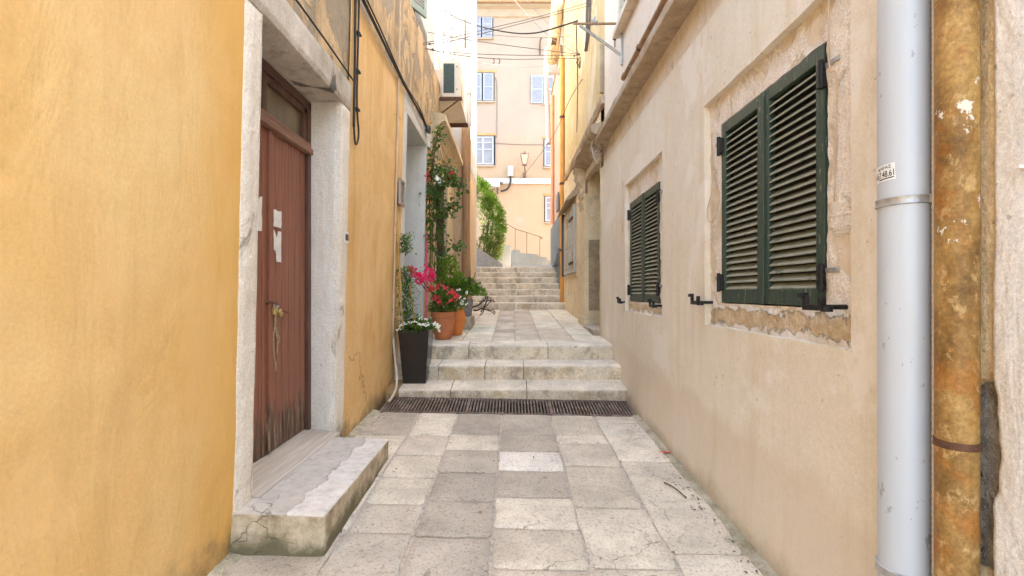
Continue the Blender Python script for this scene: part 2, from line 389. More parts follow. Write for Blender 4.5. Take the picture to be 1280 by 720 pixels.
M['bamboo'] = simple('bamboo cane', (.50, .30, .085), .5, .2, 10, .1)
M['pink'] = leafmat('magenta petal', (.70, .02, .14), (.85, .07, .26), 30, .3)
M['red'] = leafmat('red petal', (.60, .035, .05), (.80, .12, .14), 30, .3)
M['white_petal'] = leafmat('white petal', (.78, .77, .75), (.86, .86, .84), 30, .25)
M['pinkpole'] = simple('pink painted pole', (.80, .16, .28), .5, .1, 8, .05)
M['twig'] = simple('dark driftwood', (.075, .06, .055), .85, .35, 25, .4)
M['paper'] = simple('torn white paper', (.70, .67, .62), .9, .12, 12, .15)
M['brass'] = simple('tarnished brass', (.52, .37, .14), .4, .25, 20, .1, .7)
M['steel'] = simple('bright steel', (.55, .54, .52), .3, .15, 20, 0, .8)
M['rope'] = simple('frayed rope', (.42, .30, .19), .95, .3, 60, .6)
M['ac_body'] = simple('cream enamel', (.72, .64, .53), .45, .08, 5, .03)
M['ac_fin'] = simple('dark green fins', (.07, .105, .10), .6, .2, 20, .1)
M['plastic_white'] = simple('white plastic', (.74, .70, .65), .5, .08, 8, .03)
M['plastic_black'] = simple('black plastic', (.03, .03, .032), .4, .2, 8, .03)
M['lens'] = simple('floodlight glass', (.25, .25, .26), .15, .1, 8, 0)
M['sign_frame'] = simple('grey tin frame', (.36, .31, .27), .5, .2, 8, .1, .3)
M['grey_door'] = simple('flaking grey door paint', (.47, .46, .41), .8, .2, 1.5, .3, stretch=(9, 9, 1.5), wear=(.27, .24, .19), wk=(.54, .64), wscale=1.8)
M['sage'] = simple('sage green shutter paint', (.24, .31, .27), .5, .15, 8, .1)
M['charcoal'] = simple('charcoal shutter back', (.085, .082, .078), .6, .2, 6, .1)
M['flue'] = simple('streaked yellow flue', (.58, .46, .27), .8, .25, 1.5, .4, stretch=(6, 6, .8), wear=(.40, .26, .12), wk=(.55, .66), wscale=1.6)
M['duct'] = simple('grey flexible duct', (.50, .47, .42), .6, .15, 8, .1)
M['brown_pipe'] = simple('brown clay pipe', (.34, .20, .105), .7, .25, 1.2, .3, stretch=(7, 7, 1.2), wear=(.52, .37, .24), wk=(.56, .7), wscale=1.5)
M['ochre_metal'] = simple('orange ochre pipe', (.62, .30, .06), .6, .2, 1.5, .2, stretch=(6, 6, 1.5))
M['coral_pipe'] = simple('coral pipe', (.74, .33, .17), .6, .12, 4, .1)
M['concrete'] = plaster('grey concrete', (.34, .33, .31), (.44, .43, .41), (.27, .26, .24), .4, None, .2, .7, None, .2, .6, 2, .5)
M['concrete_light'] = plaster('pale grey concrete', (.20, .215, .21), (.25, .265, .26), (.18, .185, .18), .3, None, .2, .7, None, .1, .4, 2, .3)
M['rail'] = simple('brown handrail', (.17, .10, .06), .6, .2, 8, .1)
M['lamp_metal'] = simple('brown lantern metal', (.17, .11, .07), .5, .2, 10, .1, .3)
M['lamp_glass'] = simple('lantern glass', (.40, .34, .27), .2, .1, 5, 0)
M['leaf_red'] = simple('red petal litter', (.75, .02, .02), .5, .1, 20, 0)
M['debris'] = simple('dry litter', (.10, .065, .04), .9, .4, 30, .3)
M['sticker'] = simple('sticker paper', (.80, .80, .80), .5, .05, 20, 0)
M['ink'] = simple('black ink', (.02, .018, .02), .6, .1, 20, 0)
M['ink_faint'] = simple('faded grey ink', (.36, .39, .43), .6, .1, 20, 0)
M['moss'] = plaster('mossy mortar', (.36, .32, .19), (.66, .585, .45), None, 0, None, .2, .7, None, .5, 1.2, 6, .9, micro=2.2)

# ------------------------------------------------------------------ mesh building
class MB:
    def __init__(s):
        s.v = []; s.f = []; s.mi = []; s.col = {}
    def add(s, vs, fs, mi=0, col=None):
        o = len(s.v); s.v += [Vector(v) for v in vs]
        for f in fs:
            if col is not None: s.col[len(s.f)] = col
            s.f.append([i+o for i in f]); s.mi.append(mi)
        return s
    def box(s, x0, x1, y0, y1, z0, z1, mi=0, col=None):
        vs = [(x, y, z) for x in (x0, x1) for y in (y0, y1) for z in (z0, z1)]
        fs = [(0, 1, 3, 2), (4, 6, 7, 5), (0, 4, 5, 1), (2, 3, 7, 6), (0, 2, 6, 4), (1, 5, 7, 3)]
        return s.add(vs, fs, mi, col)
    def hexa(s, b, t, mi=0):     # b, t : four points each, same order
        vs = list(b)+list(t)
        return s.add(vs, [(3, 2, 1, 0), (4, 5, 6, 7), (0, 1, 5, 4), (1, 2, 6, 5), (2, 3, 7, 6), (3, 0, 4, 7)], mi)
    def bbox(s, x0, x1, y0, y1, z0, z1, r=.004, mi=0):   # bevelled box
        bm = bmesh.new(); bmesh.ops.create_cube(bm, size=1)
        for v in bm.verts:
            v.co = Vector(((x0+x1)/2+v.co.x*(x1-x0), (y0+y1)/2+v.co.y*(y1-y0), (z0+z1)/2+v.co.z*(z1-z0)))
        bmesh.ops.bevel(bm, geom=bm.edges[:], offset=r, segments=2, affect='EDGES', profile=.5)
        bm.verts.index_update()
        s.add([v.co.copy() for v in bm.verts], [[v.index for v in f.verts] for f in bm.faces], mi)
        bm.free(); return s
    def tube(s, pts, r, n=8, mi=0, caps=True, rfun=None):
        pts = [Vector(p) for p in pts]; N = len(pts); rings = []
        up = None
        for i, p in enumerate(pts):
            t = (pts[min(i+1, N-1)]-pts[max(i-1, 0)]).normalized()
            if up is None:
                up = Vector((0, 0, 1)) if abs(t.z) < .9 else Vector((1, 0, 0))
            a = t.cross(up).normalized(); b = a.cross(t).normalized(); up = b
            rr = rfun(i/(N-1)) if rfun else r
            rings.append([p+a*rr*math.cos(2*math.pi*k/n)+b*rr*math.sin(2*math.pi*k/n) for k in range(n)])
        vs = [v for q in rings for v in q]; fs = []
        for i in range(N-1):
            for k in range(n):
                fs.append((i*n+k, i*n+(k+1) % n, (i+1)*n+(k+1) % n, (i+1)*n+k))
        if caps: fs += [tuple(range(n))[::-1], tuple((N-1)*n+k for k in range(n))]
        return s.add(vs, fs, mi)
    def lathe(s, prof, c, n=24, mi=0):
        vs = []; fs = []
        for r, z in prof:
            vs += [(c[0]+r*math.cos(2*math.pi*k/n), c[1]+r*math.sin(2*math.pi*k/n), c[2]+z) for k in range(n)]
        for i in range(len(prof)-1):
            for k in range(n):
                fs.append((i*n+k, i*n+(k+1) % n, (i+1)*n+(k+1) % n, (i+1)*n+k))
        fs += [tuple(range(n))[::-1], tuple((len(prof)-1)*n+k for k in range(n))]
        return s.add(vs, fs, mi)
    def prism(s, poly, axis, a0, a1, mi=0, segs=1, wob=0):
        # poly: 2-D outline; axis 'y': (x, z) swept along y ; 'x': (y, z) along x ; 'z': (x, y) along z
        n = len(poly); vs = []; fs = []
        for i in range(segs+1):
            a = a0+(a1-a0)*i/segs
            for (p, q) in poly:
                dp = wob*noise.noise(Vector((a*3, p*9, q*9))); dq = wob*noise.noise(Vector((a*3+20, p*9, q*9)))
                p2, q2 = p+dp, q+dq
                vs.append((p2, a, q2) if axis == 'y' else (a, p2, q2) if axis == 'x' else (p2, q2, a))
        for i in range(segs):
            for k in range(n):
                fs.append((i*n+k, i*n+(k+1) % n, (i+1)*n+(k+1) % n, (i+1)*n+k))
        fs += [tuple(range(n))[::-1], tuple(segs*n+k for k in range(n))]
        return s.add(vs, fs, mi)
    def leaf(s, p, d, up, L, W, mi=0):
        d = d.normalized(); a = d.cross(up)
        if a.length < 1e-4: a = Vector((1, 0, 0))
        a.normalize(); u = a.cross(d).normalized()
        p = Vector(p)
        vs = [p, p+d*L*.45+a*W*.5+u*W*.16, p+d*L, p+d*L*.45-a*W*.5+u*W*.16, p+d*L*.45]
        return s.add(vs, [(0, 1, 4), (1, 2, 4), (2, 3, 4), (3, 0, 4)], mi)
    def flower(s, p, d, size, petals=5, mi=0):
        d = d.normalized(); a = d.orthogonal().normalized(); b = d.cross(a)
        ph = random.random()*6
        for k in range(petals):
            t = ph+2*math.pi*k/petals
            e = a*math.cos(t)+b*math.sin(t)
            s.leaf(p, e+d*random.uniform(.2, .7), d, size, size*.8, mi)
        return s
    def build(s, name, mats, parent=None, smooth=False, fix=True):
        me = D.meshes.new(name)
        rl = root_loc(parent) if parent else None
        if rl is None:
            xs = [v.x for v in s.v]; ys = [v.y for v in s.v]; zs = [v.z for v in s.v]
            loc = Vector(((min(xs)+max(xs))/2, (min(ys)+max(ys))/2, min(zs)))
        else: loc = rl
        me.from_pydata([v-loc for v in s.v], [], s.f)
        if not isinstance(mats, (list, tuple)): mats = [mats]
        for m in mats: me.materials.append(M[m])
        for p, i in zip(me.polygons, s.mi): p.material_index = i
        if s.col or mats[0] in ('step', 'paving'):
            ca = me.color_attributes.new('Col', 'FLOAT_COLOR', 'CORNER')
            for p in me.polygons:
                c = s.col.get(p.index, (.54, .47, .385))
                for li in p.loop_indices: ca.data[li].color = (*c, 1)
        if fix:
            bm = bmesh.new(); bm.from_mesh(me)
            bmesh.ops.recalc_face_normals(bm, faces=bm.faces[:]); bm.to_mesh(me); bm.free()
        if smooth:
            me.polygons.foreach_set('use_smooth', [True]*len(me.polygons))
            if smooth == 'auto' and hasattr(me, 'set_sharp_from_angle'): me.set_sharp_from_angle(angle=R(38))
        me.update()
        o = D.objects.new(name, me); COL.objects.link(o)
        if parent: o.parent = parent
        else: o.location = loc
        return o
def root_loc(o):
    while o.parent: o = o.parent
    return o.location.copy()
def tag(o, label, cat, group=None):
    o['label'] = label; o['category'] = cat
    if group: o['group'] = group
    return o
def thing(name, label, cat, loc=(0, 0, 0), group=None):
    o = D.objects.new(name, None); COL.objects.link(o); o.location = loc; o.empty_display_size = .1
    return tag(o, label, cat, group)
def struct(o):
    o['kind'] = 'structure'; return o
def cuts(a, b, res, extra=()):
    n = max(1, int(round((b-a)/res)))
    xs = [a+(b-a)*i/n for i in range(n+1)]
    for e in extra:
        if a < e < b:
            xs = [x for x in xs if abs(x-e) > res*.35 or x in (a, b)]
            xs.append(e)
    return sorted(set(xs))
def wallgrid(mb, us, vs, fn, holes=(), skirt=None, mi=0, mifn=None):
    W = len(us); H = len(vs)
    base = len(mb.v)
    pts = [Vector(fn(u, v)) for v in vs for u in us]
    def hole(i, j):
        u = (us[i]+us[i+1])/2; v = (vs[j]+vs[j+1])/2
        return any(h[0] < u < h[1] and h[2] < v < h[3] for h in holes)
    fs = []; hs = [[hole(i, j) for i in range(W-1)] for j in range(H-1)]
    mis = []
    for j in range(H-1):
        for i in range(W-1):
            if not hs[j][i]:
                fs.append((j*W+i, j*W+i+1, (j+1)*W+i+1, (j+1)*W+i))
                mis.append(mifn((us[i]+us[i+1])/2, (vs[j]+vs[j+1])/2) if mifn else mi)
    for f, m in zip(fs, mis):
        mb.f.append([k+base for k in f]); mb.mi.append(m)
    mb.v += pts
    if skirt:
        sk = Vector(skirt); mp = {}
        def low(k):
            if k not in mp:
                mp[k] = len(mb.v); mb.v.append(pts[k]+sk)
            return mp[k]
        def edge(a, b):
            mb.f.append([a+base, b+base, low(b), low(a)]); mb.mi.append(mi)
        for j in range(H-1):
            for i in range(W-1):
                if hs[j][i]:
                    if i > 0 and not hs[j][i-1]: edge(j*W+i, (j+1)*W+i)
                    if i < W-2 and not hs[j][i+1]: edge(j*W+i+1, (j+1)*W+i+1)
                    if j > 0 and not hs[j-1][i]: edge(j*W+i, j*W+i+1)
                    if j < H-2 and not hs[j+1][i]: edge((j+1)*W+i, (j+1)*W+i+1)
    return mb

# ------------------------------------------------------------------ ground, paving
LIGHT = [(.78, .685, .53), (.72, .63, .485), (.82, .725, .57), (.69, .595, .455), (.76, .665, .515)]
PINK = [(.66, .565, .44), (.68, .585, .46)]
DARK = [(.53, .455, .355), (.49, .42, .33), (.56, .485, .385)]
BRIGHT = [(.86, .78, .66)]
def tone(k):
    c = random.choice({'L': LIGHT, 'P': PINK, 'D': DARK, 'B': BRIGHT}[k])
    f = random.uniform(.94, 1.06)
    return tuple(x*f for x in c)
def slab(mb, x0, x1, y0, y1, zf, col, sk=(0, 0), gap=.008, res=.06):
    """one paving slab with a ragged worn edge; sk: x shift per metre of y"""
    nx = max(3, int((x1-x0)/res)); ny = max(3, int((y1-y0)/res))
    ox = random.uniform(0, 50); tilt = (random.uniform(-.006, .006), random.uniform(-.006, .006)); lift = random.uniform(-.002, .004)
    vs = []; idx = {}
    us = [0, .018/(x1-x0)]+[i/nx for i in range(1, nx)]+[1-.018/(x1-x0), 1]
    ws = [0, .018/(y1-y0)]+[i/ny for i in range(1, ny)]+[1-.018/(y1-y0), 1]
    us = sorted(set(us)); ws = sorted(set(ws))
    cx, cy = (x0+x1)/2, (y0+y1)/2
    for j, w in enumerate(ws):
        for i, u in enumerate(us):
            x = x0+gap+(x1-x0-2*gap)*u; y = y0+gap+(y1-y0-2*gap)*w
            e = (i in (0, len(us)-1)) or (j in (0, len(ws)-1))
            jx = .013*fbm((ox, x*6, y*7), 3); jy = .013*fbm((ox+9, x*7, y*6), 3)
            if i in (0, len(us)-1) and j in (0, len(ws)-1):
                x += (cx-x)*.05; y += (cy-y)*.05
            z = zf(x, y)+lift+tilt[0]*(x-cx)+tilt[1]*(y-cy)+.0022*noise.noise(Vector((x*4, y*4, ox)))+.0014*noise.noise(Vector((x*15, y*15, ox)))
            if e: z -= .010+.006*noise.noise(Vector((x*9, y*9, ox)))
            vs.append((x+jx, y+jy, z))
    W = len(us); H = len(ws)
    fs = [(j*W+i, j*W+i+1, (j+1)*W+i+1, (j+1)*W+i) for j in range(H-1) for i in range(W-1)]
    n0 = len(vs)
    ring = [i for i in range(W)]+[j*W+W-1 for j in range(1, H)]+[(H-1)*W+i for i in range(W-2, -1, -1)]+[j*W for j in range(H-2, 0, -1)]
    for k in ring: vs.append((vs[k][0], vs[k][1], vs[k][2]-.03))
    for a in range(len(ring)):
        b = (a+1) % len(ring)
        fs.append((ring[a], ring[b], n0+b, n0+a))
    mb.add(vs, fs, 0, col)
def y_at(zpy):   # zoomed photo row -> Y on the lower pavement
    py = 480+zpy/3.0; dy = py-365
    Y = 3.0
    for _ in range(30): Y = F*(1.5-gz(0, Y))/dy
    return Y
pv = MB()
cols = [
 (-1.60, -1.00, [(112, 'D'), (198, 'L'), (265, 'P'), (352, 'L'), (560, 'D'), (760, 'D')]),
 (-1.00, -.59, [(112, 'L'), (137, 'L'), (196, 'P'), (271, 'L'), (354, 'L'), (455, 'P'), (565, 'D'), (780, 'D')]),
 (-.59, -.115, [(112, 'D'), (190, 'L'), (248, 'D'), (333, 'D'), (440, 'D'), (576, 'D'), (790, 'D')]),
 (-.115, .42, [(112, 'D'), (186, 'D'), (249, 'B'), (322, 'D'), (421, 'L'), (541, 'L'), (690, 'P'), (860, 'D')]),
 (.42, .90, [(112, 'L'), (184, 'L'), (216, 'P'), (302, 'L'), (454, 'L'), (680, 'L'), (900, 'D')]),
 (.90, 1.37, [(112, 'L'), (137, 'L'), (281, 'L'), (622, 'L'), (800, 'P')]),
]
for x0, x1, rows in cols:
    for i, (zy, k) in enumerate(rows):
        yt = 5.285 if i == 0 else y_at(zy)
        yb = y_at(rows[i+1][0]) if i+1 < len(rows) else yt-.7
        slab(pv, x0, x1, yb, yt, gz, tone(k))
    y = yb
    while y > -1.6:
        L = random.uniform(.45, .8)
        slab(pv, x0, x1, y-L, y, gz, tone(random.choice('LLDPL'))); y -= L
struct(pv.build('pavement', 'paving', smooth='auto'))
bed = MB()
us = cuts(-1.75, 1.7, .12); vs_ = cuts(-2.2, 5.285, .12)
wallgrid(bed, us, vs_, lambda u, v: (u, v, gz(u, v)-.014+.004*noise.noise(Vector((u*6, v*6, 0)))))
struct(bed.build('pavement', 'joint', smooth=True))
# mossy mortar fillet along both wall bases
for sx, name in ((1, 'r'), (-1, 'l')):
    fl = MB()
    ys = cuts(-1.5, 5.3, .05)
    def ff(u, v, sx=sx):
        w = .06+.05*noise.noise(Vector((v*1.7, sx*3, 0)))+.02*noise.noise(Vector((v*9, sx, 4)))
        xw = 1.42 if sx > 0 else -1.56
        x = xw-sx*(.0+u*(w+.05))
        h = (1-u)*.028+.004*noise.noise(Vector((x*20, v*20, 1)))
        return (x, v, gz(x, v)+h-.006*(u >= .99)*3)
    wallgrid(fl, [0, .2, .4, .6, .8, 1], ys, ff)
    struct(fl.build('pavement', 'moss', smooth=True))
g = MB(); g.add([(-300, -300, -.35), (300, -300, -.35), (300, 600, -.35), (-300, 600, -.35)], [(0, 1, 2, 3)])
struct(g.build('ground', 'ground'))

# stone steps
def step_block(mb, x0, x1, yf, yb, zb, zt, zback, col, res=.05):
    """one stone of a step: rounded worn nosing, rough front"""
    ox = random.uniform(0, 60)
    prof = [(0, zb), (0, zb+(zt-zb)*.35), (0, zb+(zt-zb)*.7), (.002, zt-.02), (.010, zt-.006), (.024, zt)]
    d = yb-yf
    for t in (.2, .4, .6, .8, 1): prof.append((.024+(d-.024)*t, zt+(zback-zt)*t))
    n = max(3, int((x1-x0)/res)); vs = []; fs = []
    g = .004
    for i in range(n+1):
        x = x0+g+(x1-x0-2*g)*i/n
        for k, (q, z) in enumerate(prof):
            a = .007*fbm((x*3.1, z*9, ox), 3); b = .005*fbm((x*2.5+30, q*6, ox), 3)
            edge = 0
            if k in (3, 4, 5): edge = -.010*max(0, noise.noise(Vector((x*6, ox, 2)))-.1)
            dx = 0
            vs.append((x+dx, yf+q+a-edge, z+b+edge))
    m = len(prof)
    fs = [(i*m+k, i*m+k+1, (i+1)*m+k+1, (i+1)*m+k) for i in range(n) for k in range(m-1)]
    # end caps towards the back-bottom
    for i in (0, n):
        vs.append((vs[i*m][0], yb, zb)); c = len(vs)-1
        fs += [(i*m+k, i*m+k+1, c) for k in range(m-1)]
    mb.add(vs, fs, 0, col)
fl1 = thing('stone_steps', 'three worn pale stone steps behind the drain grate', 'steps', (0, 5.79, .2))
specs = [(5.79, 6.20, .17, .323, .375, [-1.37, -.74, .18, 1.40], (.78, .685, .54)),
         (6.18, 6.69, .36, .552, .566, [-1.52, -.95, -.35, .15, 1.42], (.82, .73, .585)),
         (6.67, 7.05, .55, .760, .778, [-1.52, -1.2, -.60, .50, 1.42], (.84, .755, .61))]
for yf, yb, zb, zt, zk, xs, c in specs:
    mb = MB()
    for a, b in zip(xs, xs[1:]):
        k = random.uniform(.93, 1.06); step_block(mb, a, b, yf, yb, zb, zt, zk, tuple(q*k for q in c))
    if yf < 5.8: step_block(mb, -1.56, -1.375, yf+.02, yb, zb, zt-.02, zk, (.44, .27, .11))
    mb.build('step', 'step', fl1, smooth='auto')
# upper landing
ld = MB()
lcols = [(-1.6, -.75, 1.1, 'L'), (-.75, -.30, 1.2, 'L'), (-.30, .05, .55, 'PD'), (.05, .43, .62, 'PD'), (.43, .93, 1.35, 'L'), (.93, 1.42, 1.5, 'L')]
for x0, x1, L, ks in lcols:
    y = 7.04
    while y < 12.65:
        l = L*random.uniform(.7, 1.3); y2 = min(12.69, y+l)
        if 12.69-y2 < .2: y2 = 12.69
        c = tone(random.choice(ks))
        if 'D' in ks: c = tuple(q*.92+.03 for q in tone(random.choice('PPD')))
        slab(ld, x0, x1, y, y2, lambda x, y: lz(y), tuple(min(.85, q*1.08) for q in c), res=.1); y = y2
struct(ld.build('path', 'paving', smooth='auto'))
bd = MB(); wallgrid(bd, cuts(-1.9, 1.9, .2), cuts(7.0, 12.75, .2), lambda u, v: (u, v, lz(v)-.014))
struct(bd.build('path', 'joint', smooth=True))
fl2 = thing('stone_steps', 'seven pale stone steps climbing at the far end of the alley', 'steps', (0, 12.7, 1.03))
for i in range(7):
    mb = MB(); yf = 12.7+.4*i; zt = 1.214+.18*i
    xs = [-1.10, random.uniform(-.6, -.3), random.uniform(.1, .3), random.uniform(.6, .9), 1.42]
    for a, b in zip(xs, xs[1:]):
        k = random.uniform(.93, 1.05)
        step_block(mb, a, b, yf, yf+.43, zt-.2, zt, zt+.006, (.82*k, .745*k, .61*k), .08)
    mb.build('step', 'step', fl2, smooth='auto')
ct = MB(); wallgrid(ct, cuts(-12, 12, 1), cuts(15.5, 23, .5), lambda u, v: (u, v, 2.285))
struct(ct.build('pavement', 'joint'))

# drain grate
dg = thing('drain_grate', 'long rusty slotted iron drain grate across the alley below the steps', 'drain', (0, 5.54, .1))
mb = MB(); fr = MB()
def dz(x, y): return gz(x, 5.285)+(y-5.285)*.10+.002
nb = 78
for i in range(nb):
    x = -1.47+2.84*(i+.5)/nb
    w = .0078
    if (i % 26) in (0,): w = .016
    y0, y1 = 5.30, 5.77
    mb.hexa([(x-w, y0, dz(x, y0)-.03), (x+w, y0, dz(x, y0)-.03), (x+w, y1, dz(x, y1)-.03), (x-w, y1, dz(x, y1)-.03)],
            [(x-w, y0, dz(x, y0)), (x+w, y0, dz(x, y0)), (x+w, y1, dz(x, y1)), (x-w, y1, dz(x, y1))])
b = mb.build('bars', 'grate', dg); b['kind'] = 'stuff'
for y0, y1 in ((5.287, 5.301), (5.772, 5.786)):
    a, c = -1.48, 1.38
    fr.hexa([(a, y0, dz(a, y0)-.035), (c, y0, dz(c, y0)-.035), (c, y1, dz(c, y1)-.035), (a, y1, dz(a, y1)-.035)],
            [(a, y0, dz(a, y0)+.002), (c, y0, dz(c, y0)+.002), (c, y1, dz(c, y1)+.002), (a, y1, dz(a, y1)+.002)])
fr.build('frame', 'grate', dg)
pit = MB(); pit.box(-1.6, 1.5, 5.27, 5.80, -.3, -.06)
struct(pit.build('ground', 'dark'))

# ------------------------------------------------------------------ LEFT: ochre house
def lx(z): return -1.5+.022*(z-1.5)
oh = thing('ochre_house', 'tall ochre plastered house with red brown plank door on the left', 'house', (-1.7, 4, 0))
def lfn(off, amp=.010, z0=None):
    def f(u, v):
        x = lx(v)+off+amp*fbm((u*.9, v*.9, 3.3), 3)+.0035*fbm((u*7, v*7, 8.1), 2)
        if u < 1.9 and v < 1.4: x += .018*noise.noise(Vector((u*3, v*3, 1)))
        return (x, u, v)
    return f
DY0, DY1 = 2.795, 4.10     # door opening
W0, W1 = 6.57, 8.04       # white doorway opening
mb = MB()
us = cuts(-2, 8.5, .06, (2.66, DY0, DY1, 4.30, W0-.16, W0, W1, W1+.1, 6.3)); vs_ = cuts(-.2, 4.2, .07, (3.12, 3.35, 3.95, .3))
lowf = lfn(0)
wallgrid(mb, us, vs_, lowf, [(DY0-.05, DY1+.05, -.3, 3.16), (W0-.05, W1+.05, -.3, 3.99), (2.5, 4.32, 3.34, 4.3), (-3, 2.6, 3.34, 4.3)],
         mifn=lambda u, v: 1 if u > 4.25 else 0)
mb.build('wall', ['ochre', 'ochre_orange'], oh, smooth=True)
mb = MB()
us = cuts(-2, 9.5, .06, (4.33,)); vs_ = cuts(3.3, 5.6, .06, (4.2,))
def upf(u, v):
    x = lx(v)-.016+.020*fbm((u*1.6, v*1.6, 13.3), 4)+.006*fbm((u*9, v*9, 8.1), 2)
    if u > 8.6: x = max(x, -1.5)
    vv = v
    if v > 5.55: vv = v+.03*noise.noise(Vector((u*4, 0, 3)))
    return (x, u, vv)
wallgrid(mb, us, vs_, upf, [(4.33, 9.6, 3, 4.2)])
mb.build('upper_wall', 'weathered', oh, smooth=True)
mb = MB(); mb.box(-6, -1.95, -2, 9.48, -.3, 5.58); mb.box(-1.96, -1.56, -2, 9.48, 4.3, 5.56); mb.box(-1.96, -1.53, 8.3, 8.5, 0, 4.3)
mb.box(-1.95, -1.58, -2, 2.5, -.3, 4.29); mb.box(-1.95, -1.80, 4.5, 6.3, -.3, 4.29)
mb.build('core', 'weathered', oh)
mb = MB(); mb.box(-6.1, -1.60, -2, 9.46, 5.585, 5.66); mb.build('roof', 'ledge', oh)
# door surround (rough whitewashed stone)
def frame_piece(mb, u0, u1, v0, v1, xo, amp=.011, res=.03, edge=.014, mi=0, depth=.05):
    """proud panel on the left wall with ragged rounded rim"""
    us = cuts(u0, u1, res); vs_ = cuts(v0, v1, res)
    def f(u, v):
        d = min(u-u0, u1-u, v-v0, v1-v)
        x = lx(v)+xo+amp*fbm((u*7, v*7, 5), 4)
        if d < res*.6: x -= edge
        ju = edge*.8*noise.noise(Vector((u*4, v*4, 7))); jv = edge*.8*noise.noise(Vector((u*4, v*4, 17)))
        return (x, u+ju, v+jv)
    wallgrid(mb, us, vs_, f, mi=mi)
    # rim
    ring = [(u, v0) for u in us]+[(u1, v) for v in vs_[1:]]+[(u, v1) for u in us[-2::-1]]+[(u0, v) for v in vs_[-2:0:-1]]
    a = [Vector(f(u, v)) for u, v in ring]; b = [p-Vector((depth, 0, 0)) for p in a]; n = len(a)
    mb.add(a+b, [(k, (k+1) % n, n+(k+1) % n, n+k) for k in range(n)], mi)
mb = MB()
frame_piece(mb, 2.63, DY0, -.1, 3.12, .022)
frame_piece(mb, DY1, 4.305, .0, 3.12, .022)
frame_piece(mb, 2.615, 4.315, 3.123, 3.36, .030, .010, mi=1)
# reveals: plane facing along y and the soffit
def reveal(mb, y, z0, z1, x_in, sgn, mi=0):
    us = cuts(x_in, -1.47, .03); vs_ = cuts(z0, z1, .05)
    def f(u, v):
        t = (u-x_in)/(-1.47-x_in)
        x = x_in+t*(lx(v)+.016-x_in)
        return (x, y+sgn*.008*fbm((x*7, v*5, y), 3)+(.006*sgn if t > .9 else 0), v)
    wallgrid(mb, us, vs_, f, mi=mi)
reveal(mb, DY1, .2, 3.12, -1.80, 1, 2); reveal(mb, DY0, .2, 3.12, -1.80, -1, 2)
us = cuts(-1.80, -1.44, .03); vs_ = cuts(DY0, DY1, .05)
wallgrid(mb, us, vs_, lambda u, v: (u, v, 3.118+.010*fbm((u*6, v*6, 2), 3)), mi=1)
mb.build('door_surround', ['white_rough', 'white_lintel', 'white_reveal'], oh, smooth='auto')
# plank door
XD = -1.745
dl = DY0+.0; dmid = (DY0+DY1)/2
for y0, y1 in ((DY0+.05, dmid-.003), (dmid+.003, DY1-.05)):
    mb = MB(); n = 6; w = (y1-y0)/n
    for k in range(n):
        a, b_ = y0+k*w, y0+(k+1)*w
        bot = .345+.018*noise.noise(Vector((a*9, 2, 2)))
        mb.bbox(XD-.03, XD+.002*noise.noise(Vector((a*7, 0, 1))), a+.005, b_-.005, bot, 2.66, .005)
    mb.box(XD-.035, XD-.012, y0, y1, .36, 2.65)
    if y0 < dmid-.1: mb.bbox(XD-.005, XD+.022, y1-.030, y1+.018, .36, 2.65, .006)   # meeting stile
    mb.build('door_leaf', 'door', oh)
fr = MB()
fr.bbox(XD-.05, XD+.03, DY0-.01, DY0+.046, .33, 3.115, .006); fr.bbox(XD-.05, XD+.03, DY1-.046, DY1+.005, .33, 3.115, .006)
fr.bbox(XD-.05, XD+.03, DY0, DY1, 3.045, 3.113, .006)
fr.bbox(XD-.04, XD+.014, DY0+.05, DY0+.10, 2.76, 3.05, .006); fr.bbox(XD-.04, XD+.014, DY1-.10, DY1-.05, 2.76, 3.05, .006)
fr.bbox(XD-.04, XD+.014, DY0+.05, DY1-.05, 2.99, 3.045, .006); fr.bbox(XD-.04, XD+.02, dmid-.13, dmid-.06, 2.75, 3.05, .006)
fo = fr.build('door_frame', 'door_frame', oh)
mb = MB(); mb.bbox(XD-.06, XD+.05, DY0-.005, DY1+.005, 2.665, 2.715, .008); mb.bbox(XD-.06, XD+.032, DY0-.005, DY1+.005, 2.715, 2.76, .006); mb.build('transom_rail', 'transom_rail', fo)
mb = MB(); mb.box(XD-.03, XD-.02, DY0, DY1, 2.74, 3.06); mb.build('pane', 'glass', fo)
mb = MB()
mb.hexa([(-1.80, DY0, .2), (-1.47, DY0, .2), (-1.47, DY1, .2), (-1.80, DY1, .2)], [(-1.80, DY0, .345), (-1.47, DY0, .305), (-1.47, DY1, .30), (-1.80, DY1, .345)])
mb.build('threshold', 'threshold', oh)
mb = MB(); mb.box(-1.94, -1.82, DY0-.2, DY1+.2, .2, 3.3); mb.build('door_backing', 'dark', oh)
# doorstep
mb = MB()
def dsv(a, b, c):   # a across x, b along y, c height
    return None
us = cuts(0, 1, .05); 
prof = []
X0, X1, Y0, Y1 = -1.58, -1.02, 2.615, 3.985
bm = bmesh.new(); bmesh.ops.create_cube(bm, size=1)
for v in bm.verts:
    top = v.co.z > 0
    x = X0 if v.co.x < 0 else X1; y = Y0 if v.co.y < 0 else Y1
    if x == X1 and not top: x += -.01
    z = (.302 if x == X0 else .285) if top else -.05
    v.co = Vector((x, y, z))
bmesh.ops.bevel(bm, geom=[e for e in bm.edges if all(v.co.z > .1 for v in e.verts) or abs(e.verts[0].co.x-e.verts[1].co.x) < .02 and e.verts[0].co.x > -1.3], offset=.022, segments=3, affect='EDGES', profile=.6)
bmesh.ops.triangulate(bm, faces=bm.faces[:])
for _ in range(6):
    le = [e for e in bm.edges if e.calc_length() > .05]
    if not le: break
    bmesh.ops.subdivide_edges(bm, edges=le, cuts=1)
    bmesh.ops.triangulate(bm, faces=bm.faces[:])
